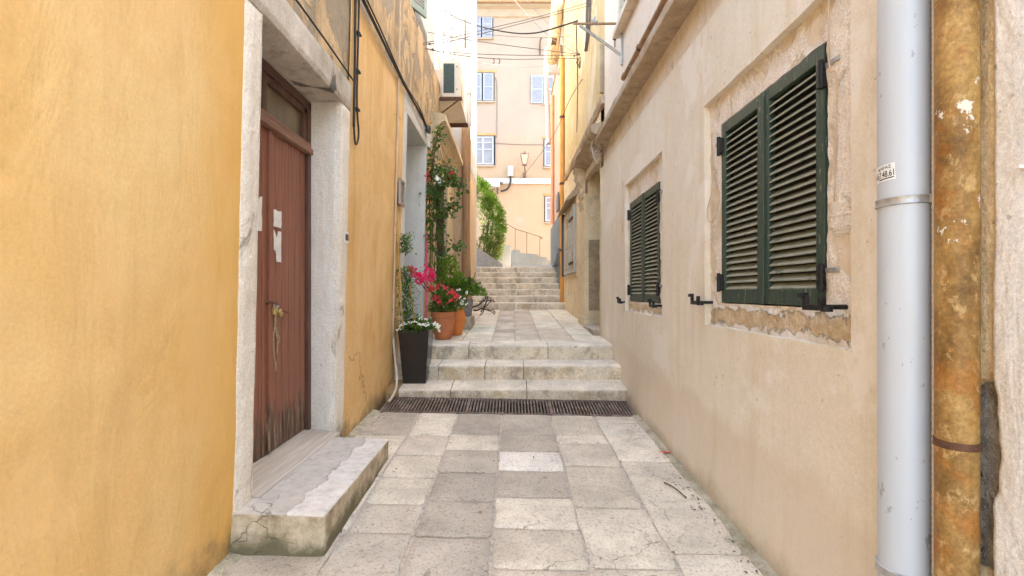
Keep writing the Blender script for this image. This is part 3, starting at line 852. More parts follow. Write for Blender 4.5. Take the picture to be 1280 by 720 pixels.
for v in bm.verts:
    n = Vector((fbm(v.co*4+Vector((5, 0, 0)), 4), fbm(v.co*4+Vector((0, 9, 0)), 4), .6*fbm(v.co*4, 4)))
    k = .016 if v.co.z < .26 else .007
    v.co += n*k
bm.verts.index_update()
mb.add([v.co.copy() for v in bm.verts], [[v.index for v in f.verts] for f in bm.faces]); bm.free()
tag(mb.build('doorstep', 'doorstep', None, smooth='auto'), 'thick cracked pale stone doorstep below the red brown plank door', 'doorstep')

# white doorway further along
mb = MB()
frame_piece(mb, W0-.17, W0, .3, 3.95, .012, .004, .05, .006)
frame_piece(mb, W1, W1+.13, .5, 3.95, .012, .004, .05, .006)
frame_piece(mb, W0-.17, W1+.13, 3.952, 4.19, .014, .006, .05, .008)
reveal(mb, W1, .4, 3.95, -1.86, 1); reveal(mb, W0, .4, 3.95, -1.86, -1)
wallgrid(mb, cuts(-1.86, -1.43, .05), cuts(W0, W1, .06), lambda u, v: (u, v, 3.95))
mb.build('white_door_surround', 'white_wall', oh, smooth='auto')
mb = MB(); mb.box(-1.90, -1.85, W0-.05, W1+.05, .4, 4.0); mb.build('white_door_leaf', 'sage', oh)
mb = MB(); mb.bbox(-1.86, -1.44, W0, W1, .4, .86, .01); mb.build('threshold', 'step', oh)
# upper shutters above the roof line
up = MB(); up.box(-3.2, -1.56, 6.7, 8.7, 5.6, 7.6); up.build('attic_wall', 'weathered', oh)
mb = MB(); mb.hexa([(-1.545, 7.45, 5.66), (-1.505, 7.45, 5.66), (-1.505, 8.5, 5.66), (-1.545, 8.5, 5.66)], [(-1.545, 7.45, 7.3), (-1.505, 7.45, 7.3), (-1.505, 8.5, 7.3), (-1.545, 8.5, 7.3)])
mb.build('closed_shutter', 'charcoal', oh)
mb = MB()
A = Vector((-1.555, 6.93, 5.70)); B = Vector((-1.325, 7.37, 5.70)); d = (B-A).normalized(); nn = Vector((d.y, -d.x, 0))
def lf(t0, t1, z0, z1, th=.018, mi=0):
    a, b = A+d*t0, A+d*t1
    q = [a-nn*th, b-nn*th, b+nn*th, a+nn*th]
    mb.hexa([Vector((p.x, p.y, z0)) for p in q], [Vector((p.x, p.y, z1)) for p in q], mi)
L = (B-A).length
lf(0, .06, 5.7, 7.2); lf(L-.06, L, 5.7, 7.2); lf(.06, L-.06, 5.7, 5.8); lf(.06, L-.06, 7.1, 7.2)
z = 5.82
while z < 7.08:
    a, b = A+d*.06, A+d*(L-.06)
    mb.hexa([a+Vector((0, 0, z-5.7))-nn*.014, b+Vector((0, 0, z-5.7))-nn*.014, b+Vector((0, 0, z-5.7+.02))+nn*.014, a+Vector((0, 0, z-5.7+.02))+nn*.014],
            [a+Vector((0, 0, z-5.69))-nn*.014, b+Vector((0, 0, z-5.69))-nn*.014, b+Vector((0, 0, z-5.69+.02))+nn*.014, a+Vector((0, 0, z-5.69+.02))+nn*.014], 1)
    z += .045
mb.build('open_shutter', ['sage', 'white_trim'], oh)

# things on the ochre house
def torn(name, y0, y1, z0, z1, label, x=XD+.006, seed=1, bites=.3):
    n = 16; rnd = random.Random(seed); pts = []
    cy, cz = (y0+y1)/2, (z0+z1)/2
    for k in range(n*4):
        t = k/(n*4); s = t*4
        if s < 1: p = (y0+(y1-y0)*s, z0)
        elif s < 2: p = (y1, z0+(z1-z0)*(s-1))
        elif s < 3: p = (y1-(y1-y0)*(s-2), z1)
        else: p = (y0, z1-(z1-z0)*(s-3))
        f = 1-bites*max(0, noise.noise(Vector((t*9, seed*3.1, 0))))*1.6-rnd.random()*.03
        pts.append((cy+(p[0]-cy)*f, cz+(p[1]-cz)*f))
    m = MB(); N = len(pts)
    vs = [(x+.001, cy, cz)]+[(x+.002*noise.noise(Vector((a*30, b*30, 0))), a, b) for a, b in pts]
    fs = [(0, 1+k, 1+(k+1) % N) for k in range(N)]
    m.add(vs, fs)
    m.add([(v[0]-.0015, v[1], v[2]) for v in vs], [f[::-1] for f in fs])
    return tag(m.build(name, 'paper', fix=False), label, 'notice')
def dY(px): return XD*F/(px-640)
def dZ(py, Y): return 1.5-(py-365)/F*Y
y1 = dY(341); y2 = dY(351)
torn('paper_notice', y1, y2, dZ(283, y1), dZ(261, y1), 'small whole white paper notice stuck on the red brown door planks', seed=2, bites=.1)
torn('paper_notice', dY(341), dY(350.5), dZ(327, y1), dZ(287, y1), 'torn ragged white paper remnant under the whole notice on the door', seed=5, bites=.75)
torn('paper_notice', dY(318.5), dY(327), dZ(288, 3.27), dZ(243, 3.27), 'tall paper strip by the near edge of the red brown door', seed=9, bites=.45)
# hasp, padlocks, rope
PY = dY(334); pz = dZ(380, PY)
hs = MB(); hs.tube([(XD+.005, PY-.03, pz), (XD+.03, PY-.02, pz+.012), (XD+.038, PY+.03, pz+.010), (XD+.03, PY+.085, pz-.004), (XD+.004, PY+.10, pz-.008)], .006, 8)
hs.tube([(XD+.004, PY+.10, pz-.06), (XD+.03, PY+.16, pz-.055), (XD+.012, PY+.30, pz-.075)], .006, 8)
tag(hs.build('door_hasp', 'rust', None, smooth=True), 'rusty bent iron hasp on the red brown plank door', 'hasp')
def padlock(y, z, tilt, label):
    root = thing('padlock', label, 'padlock', (XD+.035, y, z), 'padlocks on the red brown door')
    m = MB(); m.bbox(XD+.022, XD+.048, y-.022, y+.022, z-.026, z+.026, .006); o = m.build('body', 'brass', root)
    m = MB(); m.tube([(XD+.035, y-.014, z+.02), (XD+.035, y-.014, z+.05), (XD+.035, y-.008, z+.062), (XD+.035, y+.008, z+.062), (XD+.035, y+.014, z+.05), (XD+.035, y+.014, z+.02)], .004, 8)
    m.build('shackle', 'steel', root, smooth=True)
    root.rotation_euler = (tilt, 0, 0)
padlock(PY+.035, pz-.055, R(-8), 'small brass padlock hanging straight on the door hasp')
padlock(PY+.115, pz-.068, R(38), 'small brass padlock hanging tilted on the door hasp beside a straight one')
rp = MB()
for k in range(3):
    o = (k-1)*.012; e = (-.42, -.22, -.30)[k]
    pts = [(XD+.03, PY+.06+o, pz-.07)]
    for t in range(1, 9):
        pts.append((XD+.022+.006*math.sin(t+k), PY+.065+o*1.5+.02*noise.noise(Vector((t*.5, k*3, 0)))+(.06*t/8 if k == 1 else .015*t/8), pz-.07+e*t/8))
    rp.tube(pts, .006, 6)
tag(rp.build('rope', 'rope', None, smooth=True), 'frayed tan rope hanging from the padlocks on the plank door', 'rope')
# doorbell
by = -1.48*F/(431-640)
db = thing('doorbell', 'small white doorbell plate on the ochre wall beside the door jamb', 'doorbell', (-1.5, by, dZ(297, by)))
bx = lx(1.9)+.006; bz = dZ(297, by)
m = MB(); m.bbox(bx-.03, bx+.022, by-.055, by+.055, bz-.055, bz+.055, .006); m.build('plate', 'plastic_white', db)
m = MB(); m.bbox(bx+.015, bx+.030, by-.03, by+.03, bz-.025, bz+.03, .004); m.build('button', 'charcoal', db)
# conduit and hose
cy_ = 1.47*F/(640-493.5)
m = MB(); pts = [(lx(z)+.018+.004*noise.noise(Vector((z*2, 0, 0))), cy_+.01*noise.noise(Vector((z*1.3, 5, 0))), z) for z in [.95+.15*i for i in range(33)]]
m.tube(pts, .014, 8); tag(m.build('conduit', 'conduit', None, smooth=True), 'thin tan conduit running straight up the end of the ochre wall', 'conduit')
m = MB()
hp = [P(491, 398, 6.1), P(492, 425, 6.1), P(494, 450, 6.05), P(496, 470, 5.95), P(495, 485, 5.82), P(491, 495, 5.66), P(486, 502, 5.55)]
fine = []
for i in range(len(hp)-1):
    for t in range(6):
        p0, p1, p2, p3 = hp[max(i-1, 0)], hp[i], hp[i+1], hp[min(i+2, len(hp)-1)]; s = t/6
        fine.append(.5*((2*p1)+(p2-p0)*s+(2*p0-5*p1+4*p2-p3)*s*s+(3*p1-p0-3*p2+p3)*s**3))
fine.append(hp[-1]); m.tube(fine, .016, 8)
tag(m.build('hose', 'hose', None, smooth=True), 'pale hose curling down behind the black planter onto the drain grate', 'hose')
# grey tin frame by the white door
sy = 1.47*F/(640-499)
sf = thing('wall_plaque', 'narrow grey tin plaque on the jamb of the white doorway', 'plaque', (-1.48, sy, 2.2))
m = MB(); zz = dZ(241, sy); x = lx(2.8)+.02
for a, b_, c, e in ((-.13, .13, -.17, -.13), (-.13, .13, .13, .17), (-.13, -.09, -.13, .13), (.09, .13, -.13, .13)):
    m.bbox(x, x+.03, sy+a, sy+b_, zz+c, zz+e, .004)
m.build('frame', 'sign_frame', sf)
m = MB(); m.box(x+.002, x+.012, sy-.09, sy+.09, zz-.13, zz+.13); m.build('panel', 'pot_grey', sf)
# meter box & floodlight
my = 8.15
mbx = thing('meter_box', 'white plastic junction box beside the vine at the white doorway', 'junction box', (-1.42, my, 3.9))
p0 = P(528, 184, my); p1 = P(537, 162, my)
m = MB(); m.bbox(p0.x, p1.x, my, my+.3, p0.z, p1.z, .01); m.build('body', 'plastic_white', mbx)
m = MB(); m.bbox(p0.x+.02, p1.x-.02, my-.012, my+.002, p0.z+.03, p1.z-.03, .004); m.build('cover', 'plastic_white', mbx)
fl = thing('floodlight', 'small black floodlight with cable loop above the white doorway', 'floodlight', tuple(P(529, 158, 7.9)))
c = P(530, 158, 7.9)
m = MB(); m.hexa([c+Vector((-.09, -.02, -.03)), c+Vector((.09, -.02, -.10)), c+Vector((.09, .1, -.10)), c+Vector((-.09, .1, -.03))],
                 [c+Vector((-.08, -.02, .07)), c+Vector((.10, -.02, -.0)), c+Vector((.10, .1, 0)), c+Vector((-.08, .1, .07))]); m.build('housing', 'plastic_black', fl)
m = MB(); m.hexa([c+Vector((-.07, -.024, -.015)), c+Vector((.075, -.024, -.075)), c+Vector((.075, -.021, -.075)), c+Vector((-.07, -.021, -.015))],
                 [c+Vector((-.06, -.024, .05)), c+Vector((.082, -.024, -.01)), c+Vector((.082, -.021, -.01)), c+Vector((-.06, -.021, .05))]); m.build('lens', 'lens', fl)
m = MB(); m.tube([P(531, 160, 7.9), P(522, 152, 7.9), P(516, 150, 7.9), P(513, 154, 7.9), P(518, 160, 7.9), P(526, 163, 7.9)], .012, 6); m.build('cable', 'cable', fl, smooth=True)

# ------------------------------------------------------------------ cables
def catmull(cp, n=8):
    out = []
    for i in range(len(cp)-1):
        p0, p1, p2, p3 = cp[max(i-1, 0)], cp[i], cp[i+1], cp[min(i+2, len(cp)-1)]
        for t in range(n):
            s = t/n
            out.append(.5*((2*p1)+(p2-p0)*s+(2*p0-5*p1+4*p2-p3)*s*s+(3*p1-p0-3*p2+p3)*s**3))
    out.append(cp[-1]); return out
def cable(pts, r, label, mat='cable', group=None, name='cable', n=8, extra=None):
    m = MB(); m.tube(catmull([Vector(p) for p in pts], n), r, 6)
    if extra: extra(m)
    return tag(m.build(name, mat, None, smooth=True), label, 'cable', group)
def lw(y, z, off=.02): return (lx(z)+off, y, z)
cable([lw(1.5, 3.38, .05), lw(2.6, 3.40, .05), lw(3.4, 3.405, .05), lw(4.28, 3.385, .045)], .008, 'thin black cable along the top of the plank door lintel')
cable([lw(4.36, 3.0, .03), lw(4.37, 3.5, .025), lw(4.36, 4.3, .02), lw(4.35, 5.5, .03)], .012, 'black vertical cable with a loop beside the door lintel', 
      extra=lambda m: (m.tube(catmull([Vector(lw(4.42, 5.5, .03)), Vector(lw(4.43, 4.2, .03)), Vector(lw(4.43, 3.3, .03)), Vector(lw(4.50, 2.98, .03)), Vector(lw(4.42, 2.86, .03)), Vector(lw(4.36, 3.0, .03))]), .009, 6),
                      [m.box(lx(3.2+.35*k), lx(3.2+.35*k)+.04, 4.42, 4.50, 3.19+.35*k, 3.21+.35*k) for k in range(6)]))
for k, (dz_, r, lb) in enumerate(((.0, .012, 'thickest black cable of the bundle clipped along the ochre wall'), (.045, .009, 'upper thin black cable of the bundle along the ochre wall'), (-.035, .008, 'lower thin black cable of the bundle along the ochre wall'))):
    cable([lw(3.9, 4.28+dz_, .04), lw(5.0, 4.24+dz_*1.2, .04+.004*k), lw(6.2, 4.20+dz_*.6, .04), lw(7.2, 4.215+dz_*1.1, .05), lw(7.9, 4.17+dz_*.5, .05)], r, lb, group='cables along the ochre wall')
def over(pp, r, label, mat='wire_grey'):
    return cable([P(*q) for q in pp], r, label, mat, 'wires across the alley', 'overhead_wire')
over([(521, 55, 7.6), (560, 48, 7.9), (610, 36, 8.3), (680, 19, 8.8), (740, 2, 9.2)], .006, 'upper of two near parallel wires rising to the right across the alley')
over([(521, 56, 7.6), (560, 52, 7.9), (610, 40, 8.3), (680, 22, 8.8), (740, 6, 9.2)], .006, 'lower of two near parallel wires rising to the right across the alley')
over([(521, 56, 7.6), (545, 63, 8.2), (590, 67, 9), (650, 69, 9.8), (722, 69, 10.2)], .007, 'nearly level wire with a joint, higher of the level pair')
over([(521, 56, 7.6), (545, 64, 8.2), (590, 71, 9), (640, 74, 9.6), (722, 73, 10.2)], .007, 'sagging level wire carrying two small hooks')
over([(530, 39, 9.4), (560, 45, 9.5), (600, 52, 9.7), (660, 60, 10), (724, 68, 10.2)], .007, 'grey wire slanting gently down from left to right')
over([(556, 13, 10.2), (570, 22, 9.6), (600, 33, 8.6), (640, 41, 7.8), (670, 41, 7.2), (700, 33, 6.6), (722, 26, 6.2)], .011, 'thick dark sagging cable ending at the triangular bracket', 'cable')
over([(636, -8, 13.5), (665, 25, 12), (695, 52, 11), (724, 68, 10.2)], .008, 'wire dropping steeply from the top of the view to the right wall')
over([(637, 231, 21.8), (648, 225, 20), (658, 215, 18.5), (690, 172, 13.5), (712, 125, 11), (728, 99, 9.5)], .009, 'cable rising from the distant meter box to the yellow wall')
over([(720, 26, 6.3), (721, 60, 7.0), (722, 100, 8.0), (721, 165, 9.6)], .008, 'thin dark wire hanging vertically before the yellow wall')
over([(538, 30, 9.6), (575, 38, 10), (620, 44, 10.5), (672, 47, 11), (718, 45, 11.5)], .005, 'thin wire sagging between the white house and the yellow wall above the level wires')
over([(545, -6, 10.0), (572, 12, 10.5), (592, 26, 11.2), (598, 44, 11.9)], .005, 'short thin wire dropping from the top of the view beside the white corner pipe')
over([(650, -8, 11), (676, 20, 10.6), (700, 44, 10.4), (728, 70, 10.2)], .005, 'second thin wire dropping steeply beside the wire to the right wall')
over([(588, 76, 12), (610, 80, 13), (650, 84, 14), (690, 82, 14.5)], .006, 'lowest faint wire in front of the peach facade')
for a, lb in ((616, 'left of the two small dark hooks on the sagging level wire'), (623, 'right of the two small dark hooks on the sagging level wire')):
    hk = MB(); q = P(a, 73, 9.3); hk.tube([q, q+Vector((.02, 0, -.02)), q+Vector((.03, 0, -.08)), q+Vector((.0, 0, -.1))], .009, 6)
    tag(hk.build('wire_hook', 'rust', None), lb, 'hook', 'hooks on the sagging wire')
anc = thing('wire_anchor', 'iron anchor with tangled wires on the yellow wall', 'anchor', tuple(P(727, 69, 10.1)))
m = MB(); q = P(722, 68, 10.1); m.tube([q, P(741, 67, 10.1)], .02, 6); m.build('rod', 'rust', anc)
m = MB()
for k in range(12):
    a = P(random.uniform(724, 732), random.uniform(66, 72), 10.0); b = P(random.uniform(724, 733), random.uniform(74, 86), 10.0)
    m.tube(catmull([a, (a+b)/2+Vector((random.uniform(-.1, .1), random.uniform(-.1, .1), 0)), b], 4), .008, 5)
m.build('tangle', 'stem', anc)
for px, py, nm in ((537, 55, 'dark insulator bead on the wires rising from the ochre roof edge'), (541, 62, 'larger dark insulator bead on the lower wires by the ochre roof edge'), (718, 70, 'dark insulator bead on the level wires near the yellow wall')):
    m = MB(); c = P(px, py, 7.9 if px < 600 else 10.1); m.lathe([(.004, -.02), (.018, -.012), (.022, 0), (.018, .012), (.004, .02)], c, 10)
    tag(m.build('insulator', 'charcoal', None, smooth=True), nm, 'insulator')

# ------------------------------------------------------------------ LEFT: white / cream house behind
wh = thing('white_house', 'sunlit white house with cream lower wall behind the ochre house', 'house', (-1.6, 11, .8))
def wf(off, seed):
    return lambda u, v: (-1.5+off+.008*fbm((u, v, seed), 3), u, v)
mb = MB(); wallgrid(mb, cuts(8.48, 12.0, .12, (9.1, 10.6)), cuts(.5, 4.75, .12, (3.9,)), wf(0, 2), [(9.15, 10.6, 0, 3.9)])
mb.add([(-1.5, 12.0, .5), (-1.13, 12.0, .5), (-1.13, 12.0, 4.9), (-1.5, 12.0, 4.9)], [(0, 1, 2, 3)])
wallgrid(mb, cuts(12.0, 14.9, .15), cuts(.5, 4.9, .15), lambda u, v: (-1.13+.008*fbm((u, v, 7), 3), u, v))
mb.build('wall', 'cream', wh, smooth='auto')
mb = MB(); wallgrid(mb, cuts(8.6, 12.0, .15, (9.5,)), cuts(4.75, 11.0, .15), wf(-.03, 4), [(8, 9.49, 4, 12)])
mb.add([(-1.53, 12.0, 4.9), (-1.10, 12.0, 4.9), (-1.10, 12.0, 11), (-1.53, 12.0, 11)], [(0, 1, 2, 3)])
wallgrid(mb, cuts(12.0, 14.9, .15), cuts(4.9, 11.0, .15), lambda u, v: (-1.10+.008*fbm((u, v, 9), 3), u, v))
mb.add([(-1.53, 9.5, 5.5), (-4, 9.5, 5.5), (-4, 9.5, 11), (-1.53, 9.5, 11)], [(0, 1, 2, 3)])
mb.add([(-1.10, 14.9, .5), (-4, 14.9, .5), (-4, 14.9, 11), (-1.10, 14.9, 11)], [(0, 1, 2, 3)])
mb.build('upper_wall', 'white_wall', wh, smooth='auto')
mb = MB(); mb.box(-4, -1.2, 9.5, 14.92, 11, 11.15); mb.build('roof', 'ledge', wh)
mb = MB()
mb.prism([(-1.49, 4.28), (-1.42, 4.30), (-1.40, 4.36), (-1.37, 4.38), (-1.35, 4.47), (-1.30, 4.52), (-1.25, 4.56), (-1.19, 4.58), (-1.19, 4.68), (-1.20, 4.70), (-1.49, 4.76)], 'y', 8.62, 11.7, 0, 24, .012)
mb.build('portal_cornice', 'cream_stone', wh, smooth='auto')
mb = MB(); mb.bbox(-1.52, -1.42, 10.6, 11.7, .7, 4.2, .012); mb.bbox(-1.52, -1.38, 10.55, 11.75, .7, 1.25, .012); mb.bbox(-1.52, -1.40, 10.58, 11.72, 4.05, 4.27, .01)
mb.bbox(-1.52, -1.44, 8.9, 9.15, .7, 4.2, .012)
mb.build('pilaster', 'cream_stone', wh)
mb = MB(); mb.box(-1.72, -1.68, 9.1, 10.65, .7, 3.95); mb.box(-1.70, -1.5, 10.6, 10.62, .7, 3.9); mb.build('door_leaf', 'door_frame', wh)
mb = MB(); mb.tube([(-1.135+.006*noise.noise(Vector((z, 0, 0))), 11.88, z) for z in [.8+.2*i for i in range(25)]], .105, 14, rfun=lambda t: .105+.012*math.sin(t*9))
tag(mb.build('drainpipe', 'brown_pipe', None, smooth=True), 'thick brown clay drainpipe at the cream house corner', 'drainpipe')
dp = thing('drainpipe', 'white upper drainpipe on the sunlit white house corner', 'drainpipe', (-1.08, 11.9, 5.6))
mb = MB(); mb.tube([(-1.06, 11.9, 5.62), (-1.06, 11.9, 10.9)], .055, 12); mb.build('pipe', 'white_trim', dp, smooth='auto')
for z in (6.4, 7.7, 9.0): mb = MB(); mb.box(-1.12, -1.0, 11.84, 11.97, z, z+.05); mb.build('clamp', 'zinc', dp)
# wall junk on white house: power pole head and conduits
ph = thing('cable_mast', 'thin bent grey service pipe on the white wall above the air conditioner', 'service pipe', (-1.42, 10.2, 5.8))
m = MB(); m.tube(catmull([P(555, 75, 10.2), P(555, 40, 10.2), P(556, 18, 10.2), P(559, 9, 10.2), P(563, 12, 10.2), P(565, 20, 10.2)], 5), .022, 8); m.build('pipe', 'duct', ph, smooth=True)
m = MB(); q = P(556, 36, 10.2); m.bbox(q.x-.05, q.x+.05, 10.12, 10.22, q.z-.12, q.z+.12, .01); m.build('box', 'duct', ph)
m = MB(); m.tube([P(557, 43, 10.15), P(562, 60, 10.1), P(567, 75, 10.0)], .03, 8); m.build('arm', 'duct', ph)
def wconduit(px0, py0, px1, py1, y0, y1, r, lb, mat='conduit'):
    m = MB(); m.tube([P(px0, py0, y0), P(px1, py1, y1)], r, 8)
    tag(m.build('conduit', mat, None, smooth=True), lb, 'conduit')
wconduit(562, 0, 579, 120, 10.6, 11.6, .02, 'tan conduit slanting down the white wall beside the pipe mast')
wconduit(533, 0, 553, 100, 9.7, 9.9, .02, 'tan conduit along the edge of the white wall near the ochre roof')
wconduit(581.5, -5, 581.5, 60, 11.85, 11.85, .018, 'dark thin conduit beside the white corner drainpipe', 'wire_grey')
m = MB()
for k in range(3):
    m.tube(catmull([P(552-2*k, 118, 9.5), P(545-k, 128, 9.2), P(543+k, 160, 8.9), P(548+3*k, 200, 8.7)], 5), .012, 6)
tag(m.build('pipe_loops', 'conduit', None, smooth=True), 'bunch of pale tubes curving down from the air conditioners', 'tubes')
# air conditioners
ac = thing('air_conditioner', 'cream air conditioner with dark fin side on the shelf high on the left', 'air conditioner', (-1.2, 9.9, 5.36))
m = MB(); m.bbox(-1.40, -1.03, 9.5, 10.28, 5.36, 6.07, .012); m.build('casing', 'ac_body', ac)
m = MB()
m.box(-1.355, -1.14, 9.492, 9.503, 5.44, 6.02)
for k in range(24): m.box(-1.353, -1.142, 9.486, 9.493, 5.45+.0235*k, 5.462+.0235*k)
m.build('fins', 'ac_fin', ac)
m = MB(); m.lathe([(.26, 0), (.26, .02), (.0, .02)], (0, 0, 0), 24)
for i, v in enumerate(m.v): m.v[i] = Vector((-1.03+v.z, 9.92+v.x, 5.71+v.y))
m.build('fan_guard', 'plastic_white', ac)
for z in (5.5, 5.95): m = MB(); m.box(-1.10, -1.08, 9.488, 9.499, z, z+.02); m.build('screw', 'charcoal', ac)
sh = thing('wall_shelf', 'rust edged metal shelf holding the cream air conditioner', 'shelf', (-1.25, 10, 5.2))
m = MB(); m.box(-1.52, -1.02, 9.55, 10.85, 5.30, 5.335); m.build('plate', 'ac_body', sh)
m = MB(); m.bbox(-1.52, -.99, 9.45, 9.5, 5.285, 5.345, .004); m.tube([(-1.5, 9.475, 4.95), (-1.05, 9.475, 5.29)], .015, 6); m.build('bracket', 'rust', sh)
m = MB(); m.bbox(-1.52, -.99, 10.8, 10.86, 5.22, 5.30, .004); m.build('bracket', 'rust', sh)
ac2 = thing('air_conditioner', 'second air conditioner half hidden behind the ochre roof edge', 'air conditioner', (-1.45, 9.7, 4.95))
m = MB(); m.bbox(-1.56, -1.40, 9.56, 9.66, 5.35, 5.95, .01); m.build('casing', 'ac_body', ac2)
m = MB(); m.box(-1.52, -1.43, 9.552, 9.563, 5.38, 5.6); m.build('fins', 'charcoal', ac2)

# ------------------------------------------------------------------ RIGHT: beige house
bh = thing('beige_house', 'beige plastered house with green louvred shutters on the right', 'house', (1.6, 4.5, 0))
S1 = (1.99, 3.50, 1.262, 2.85); S2 = (4.49, 5.96, 1.262, 2.82)
def rf(u, v):
    h = v-gz(1.35, u)
    flare = .020*smooth((.45-h)/.45) if u < 5.9 else .020*smooth((.45-h)/.45)*max(0, 1-(u-5.9))
    x = 1.405-flare+.009*fbm((u*.8, v*.8, 23), 3)+.002*fbm((u*8, v*8, 2), 2)
    ju = .010*noise.noise(Vector((u*5, v*5, 31))); jv = .010*noise.noise(Vector((u*5, v*5, 41)))
    return (x, u+ju, v+jv)
mb = MB(); us = cuts(1.70, 7.6, .05, (S1[0], S1[1], S2[0], S2[1])); vs_ = cuts(-.2, 3.44, .05, (S1[2], S1[3], S2[3]))
wallgrid(mb, us, vs_, rf, [(S1[0], S1[1], S1[2], S1[3]), (S2[0], S2[1], S2[2], S2[3])], (.07, 0, 0))
n0 = [Vector(rf(u, 3.44)) for u in us]
mb.add(n0+[p+Vector((.04, 0, .004)) for p in n0], [(i, i+1, len(n0)+i+1, len(n0)+i) for i in range(len(n0)-1)])
e0 = [Vector(rf(7.6, v)) for v in vs_]
mb.build('wall', 'beige', bh, smooth='auto')
mb = MB(); wallgrid(mb, cuts(1.2, 7.5, .06), cuts(3.42, 3.76, .05), lambda u, v: (1.428+.010*fbm((u*2, v*2, 5), 4), u, v)); mb.build('frieze', 'beige_upper', bh, smooth=True)
mb = MB(); wallgrid(mb, cuts(.8, 7.3, .12, (5.25, 6.12)), cuts(3.8, 8.9, .12, (4.87, 6.0)), lambda u, v: (1.41+.008*fbm((u, v, 15), 3), u, v), [(5.25, 6.12, 4.87, 6.0)], (.1, 0, 0)); mb.build('upper_wall', 'pink_upper', bh, smooth='auto')
mb = MB(); mb.prism([(1.43, 3.74), (1.33, 3.735), (1.255, 3.74), (1.245, 3.75), (1.245, 3.83), (1.26, 3.85), (1.43, 3.88)], 'y', .6, 7.25, 0, 90, .012); mb.build('string_course', 'ledge', bh, smooth='auto')
mb = MB(); mb.box(1.62, 6, 1.6, 7.55, -.3, 8.88); mb.box(1.45, 1.63, 1.6, 1.75, -.3, 3.6); mb.build('core', 'beige_upper', bh)
mb = MB(); mb.box(1.30, 6, .8, 7.2, 8.9, 9.02); mb.build('roof', 'ledge', bh)

def shutter_window(S, Y0, Y1, Z0, Z1, hook_ys, tags=True):
    wb = MB(); u0, u1, v0, v1 = S
    us = cuts(u0-.03, u1+.03, .022, (Y0-.012, Y1+.012)); vs_ = cuts(v0-.03, v1+.03, .022, (Z0-.008, Z1+.008, Z0-.05))
    def f(u, v):
        x = 1.447+.016*fbm((u*15, v*15, 51), 4)+.010*fbm((u*2.2, v*2.2, 61), 2)
        if v < Z0-.03: x -= .012*max(0, fbm((u*3, v*6, 9), 3))*3
        return (x, u+.004*noise.noise(Vector((u*8, v*8, 3))), v+.004*noise.noise(Vector((u*8, v*8, 33))))
    wallgrid(wb, us, vs_, f, [(Y0-.012, Y1+.012, Z0-.008, Z1+.008)], (.09, 0, 0), mifn=lambda u, v: 1 if v < Z0-.02 else 0)
    w = wb.build('shutter_window', ['frame_stone', 'sill_stone'], bh, smooth='auto')
    mid = (Y0+Y1)/2; XS = 1.462
    for a, b, near in ((Y0, mid-.002, True), (mid+.002, Y1, False)):
        m = MB(); st = .062
        m.bbox(XS-.022, XS+.02, a, a+st, Z0, Z1, .004); m.bbox(XS-.022, XS+.02, b-st, b, Z0, Z1, .004)
        m.bbox(XS-.0215, XS+.0195, a+st-.002, b-st+.002, Z0, Z0+.085, .004); m.bbox(XS-.0215, XS+.0195, a+st-.002, b-st+.002, Z1-.07, Z1, .004)
        if near: m.bbox(XS-.030, XS-.018, b-.018, b+.016, Z0, Z1, .004)
        n = 25; H = (Z1-.07)-(Z0+.085)
        for k in range(n):
            z = Z0+.085+H*(k+.5)/n+random.uniform(-.0015, .0015)
            t = .0055; y0, y1 = a+st-.004, b-st+.004
            sl = random.uniform(-.0015, .0015)
            # tilted slat: outer edge low
            pr = [(XS-.019, z-.020), (XS-.016, z-.020-t*.6), (XS+.016, z+.014-t), (XS+.016, z+.014), (XS-.017, z-.020+t)]
            vs = [(p, y0, q+sl) for p, q in pr]+[(p, y1, q-sl) for p, q in pr]
            m.add(vs, [(0, 1, 2, 3, 4), (9, 8, 7, 6, 5)]+[(i, (i+1) % 5, 5+(i+1) % 5, 5+i) for i in range(5)], 1)
        m.box(XS+.024, XS+.03, a+.01, b-.01, Z0+.02, Z1-.02, 2)
        m.build('shutter', ['green', 'slat', 'dark'], w)
    for y, out_ in ((Y0, -1), (Y1, 1)):
        for zf in (.11, .88):
            m = MB(); z = Z0+(Z1-Z0)*zf
            m.bbox(XS-.040, XS-.008, y-.014, y+.030 if out_ < 0 else y+.014, z-.058, z+.058, .004)
            if out_ > 0: m.bbox(XS-.036, XS-.0195, y-.030, y+.0, z-.05, z+.05, .004)
            m.tube([(XS-.040, y+out_*.006, z-.064), (XS-.040, y+out_*.006, z+.064)], .012, 8)
            m.bbox(XS-.026, XS-.014, min(y, y+out_*.10), max(y, y+out_*.10), z+.022, z+.046, .003, 1)
            m.build('hinge', ['iron', 'zinc'], w)
    for hy, hz, k in hook_ys:
        m = MB()
        x0 = 1.40; ln = .155
        m.tube([(x0+.05, hy, hz), (x0-.055, hy, hz)], .011, 8)
        m.tube([(x0-.045, hy-.002, hz-.02), (x0-.045, hy-.002, hz+.004)], .024, 12)
        m.bbox(x0-.058, x0-.040, hy-.02, hy+ln, hz-.018, hz+.010, .004)
        m.bbox(x0-.060, x0-.038, hy+.012, hy+.040, hz+.008, hz+.045, .004)
        m.bbox(x0-.058, x0-.040, hy+ln-.03, hy+ln, hz-.0, hz+.05, .004); m.bbox(x0-.066, x0-.034, hy+ln-.016, hy+ln+.028, hz+.038, hz+.062, .004)
        m.build('shutter_holdback', 'iron', w)
    return w
shutter_window(S1, 2.215, 3.30, 1.432, 2.648, [(2.07, 1.435, 0), (3.46, 1.425, 0)])
shutter_window(S2, 4.70, 5.86, 1.395, 2.58, [(4.56, 1.37, 0), (5.98, 1.375, 0)])
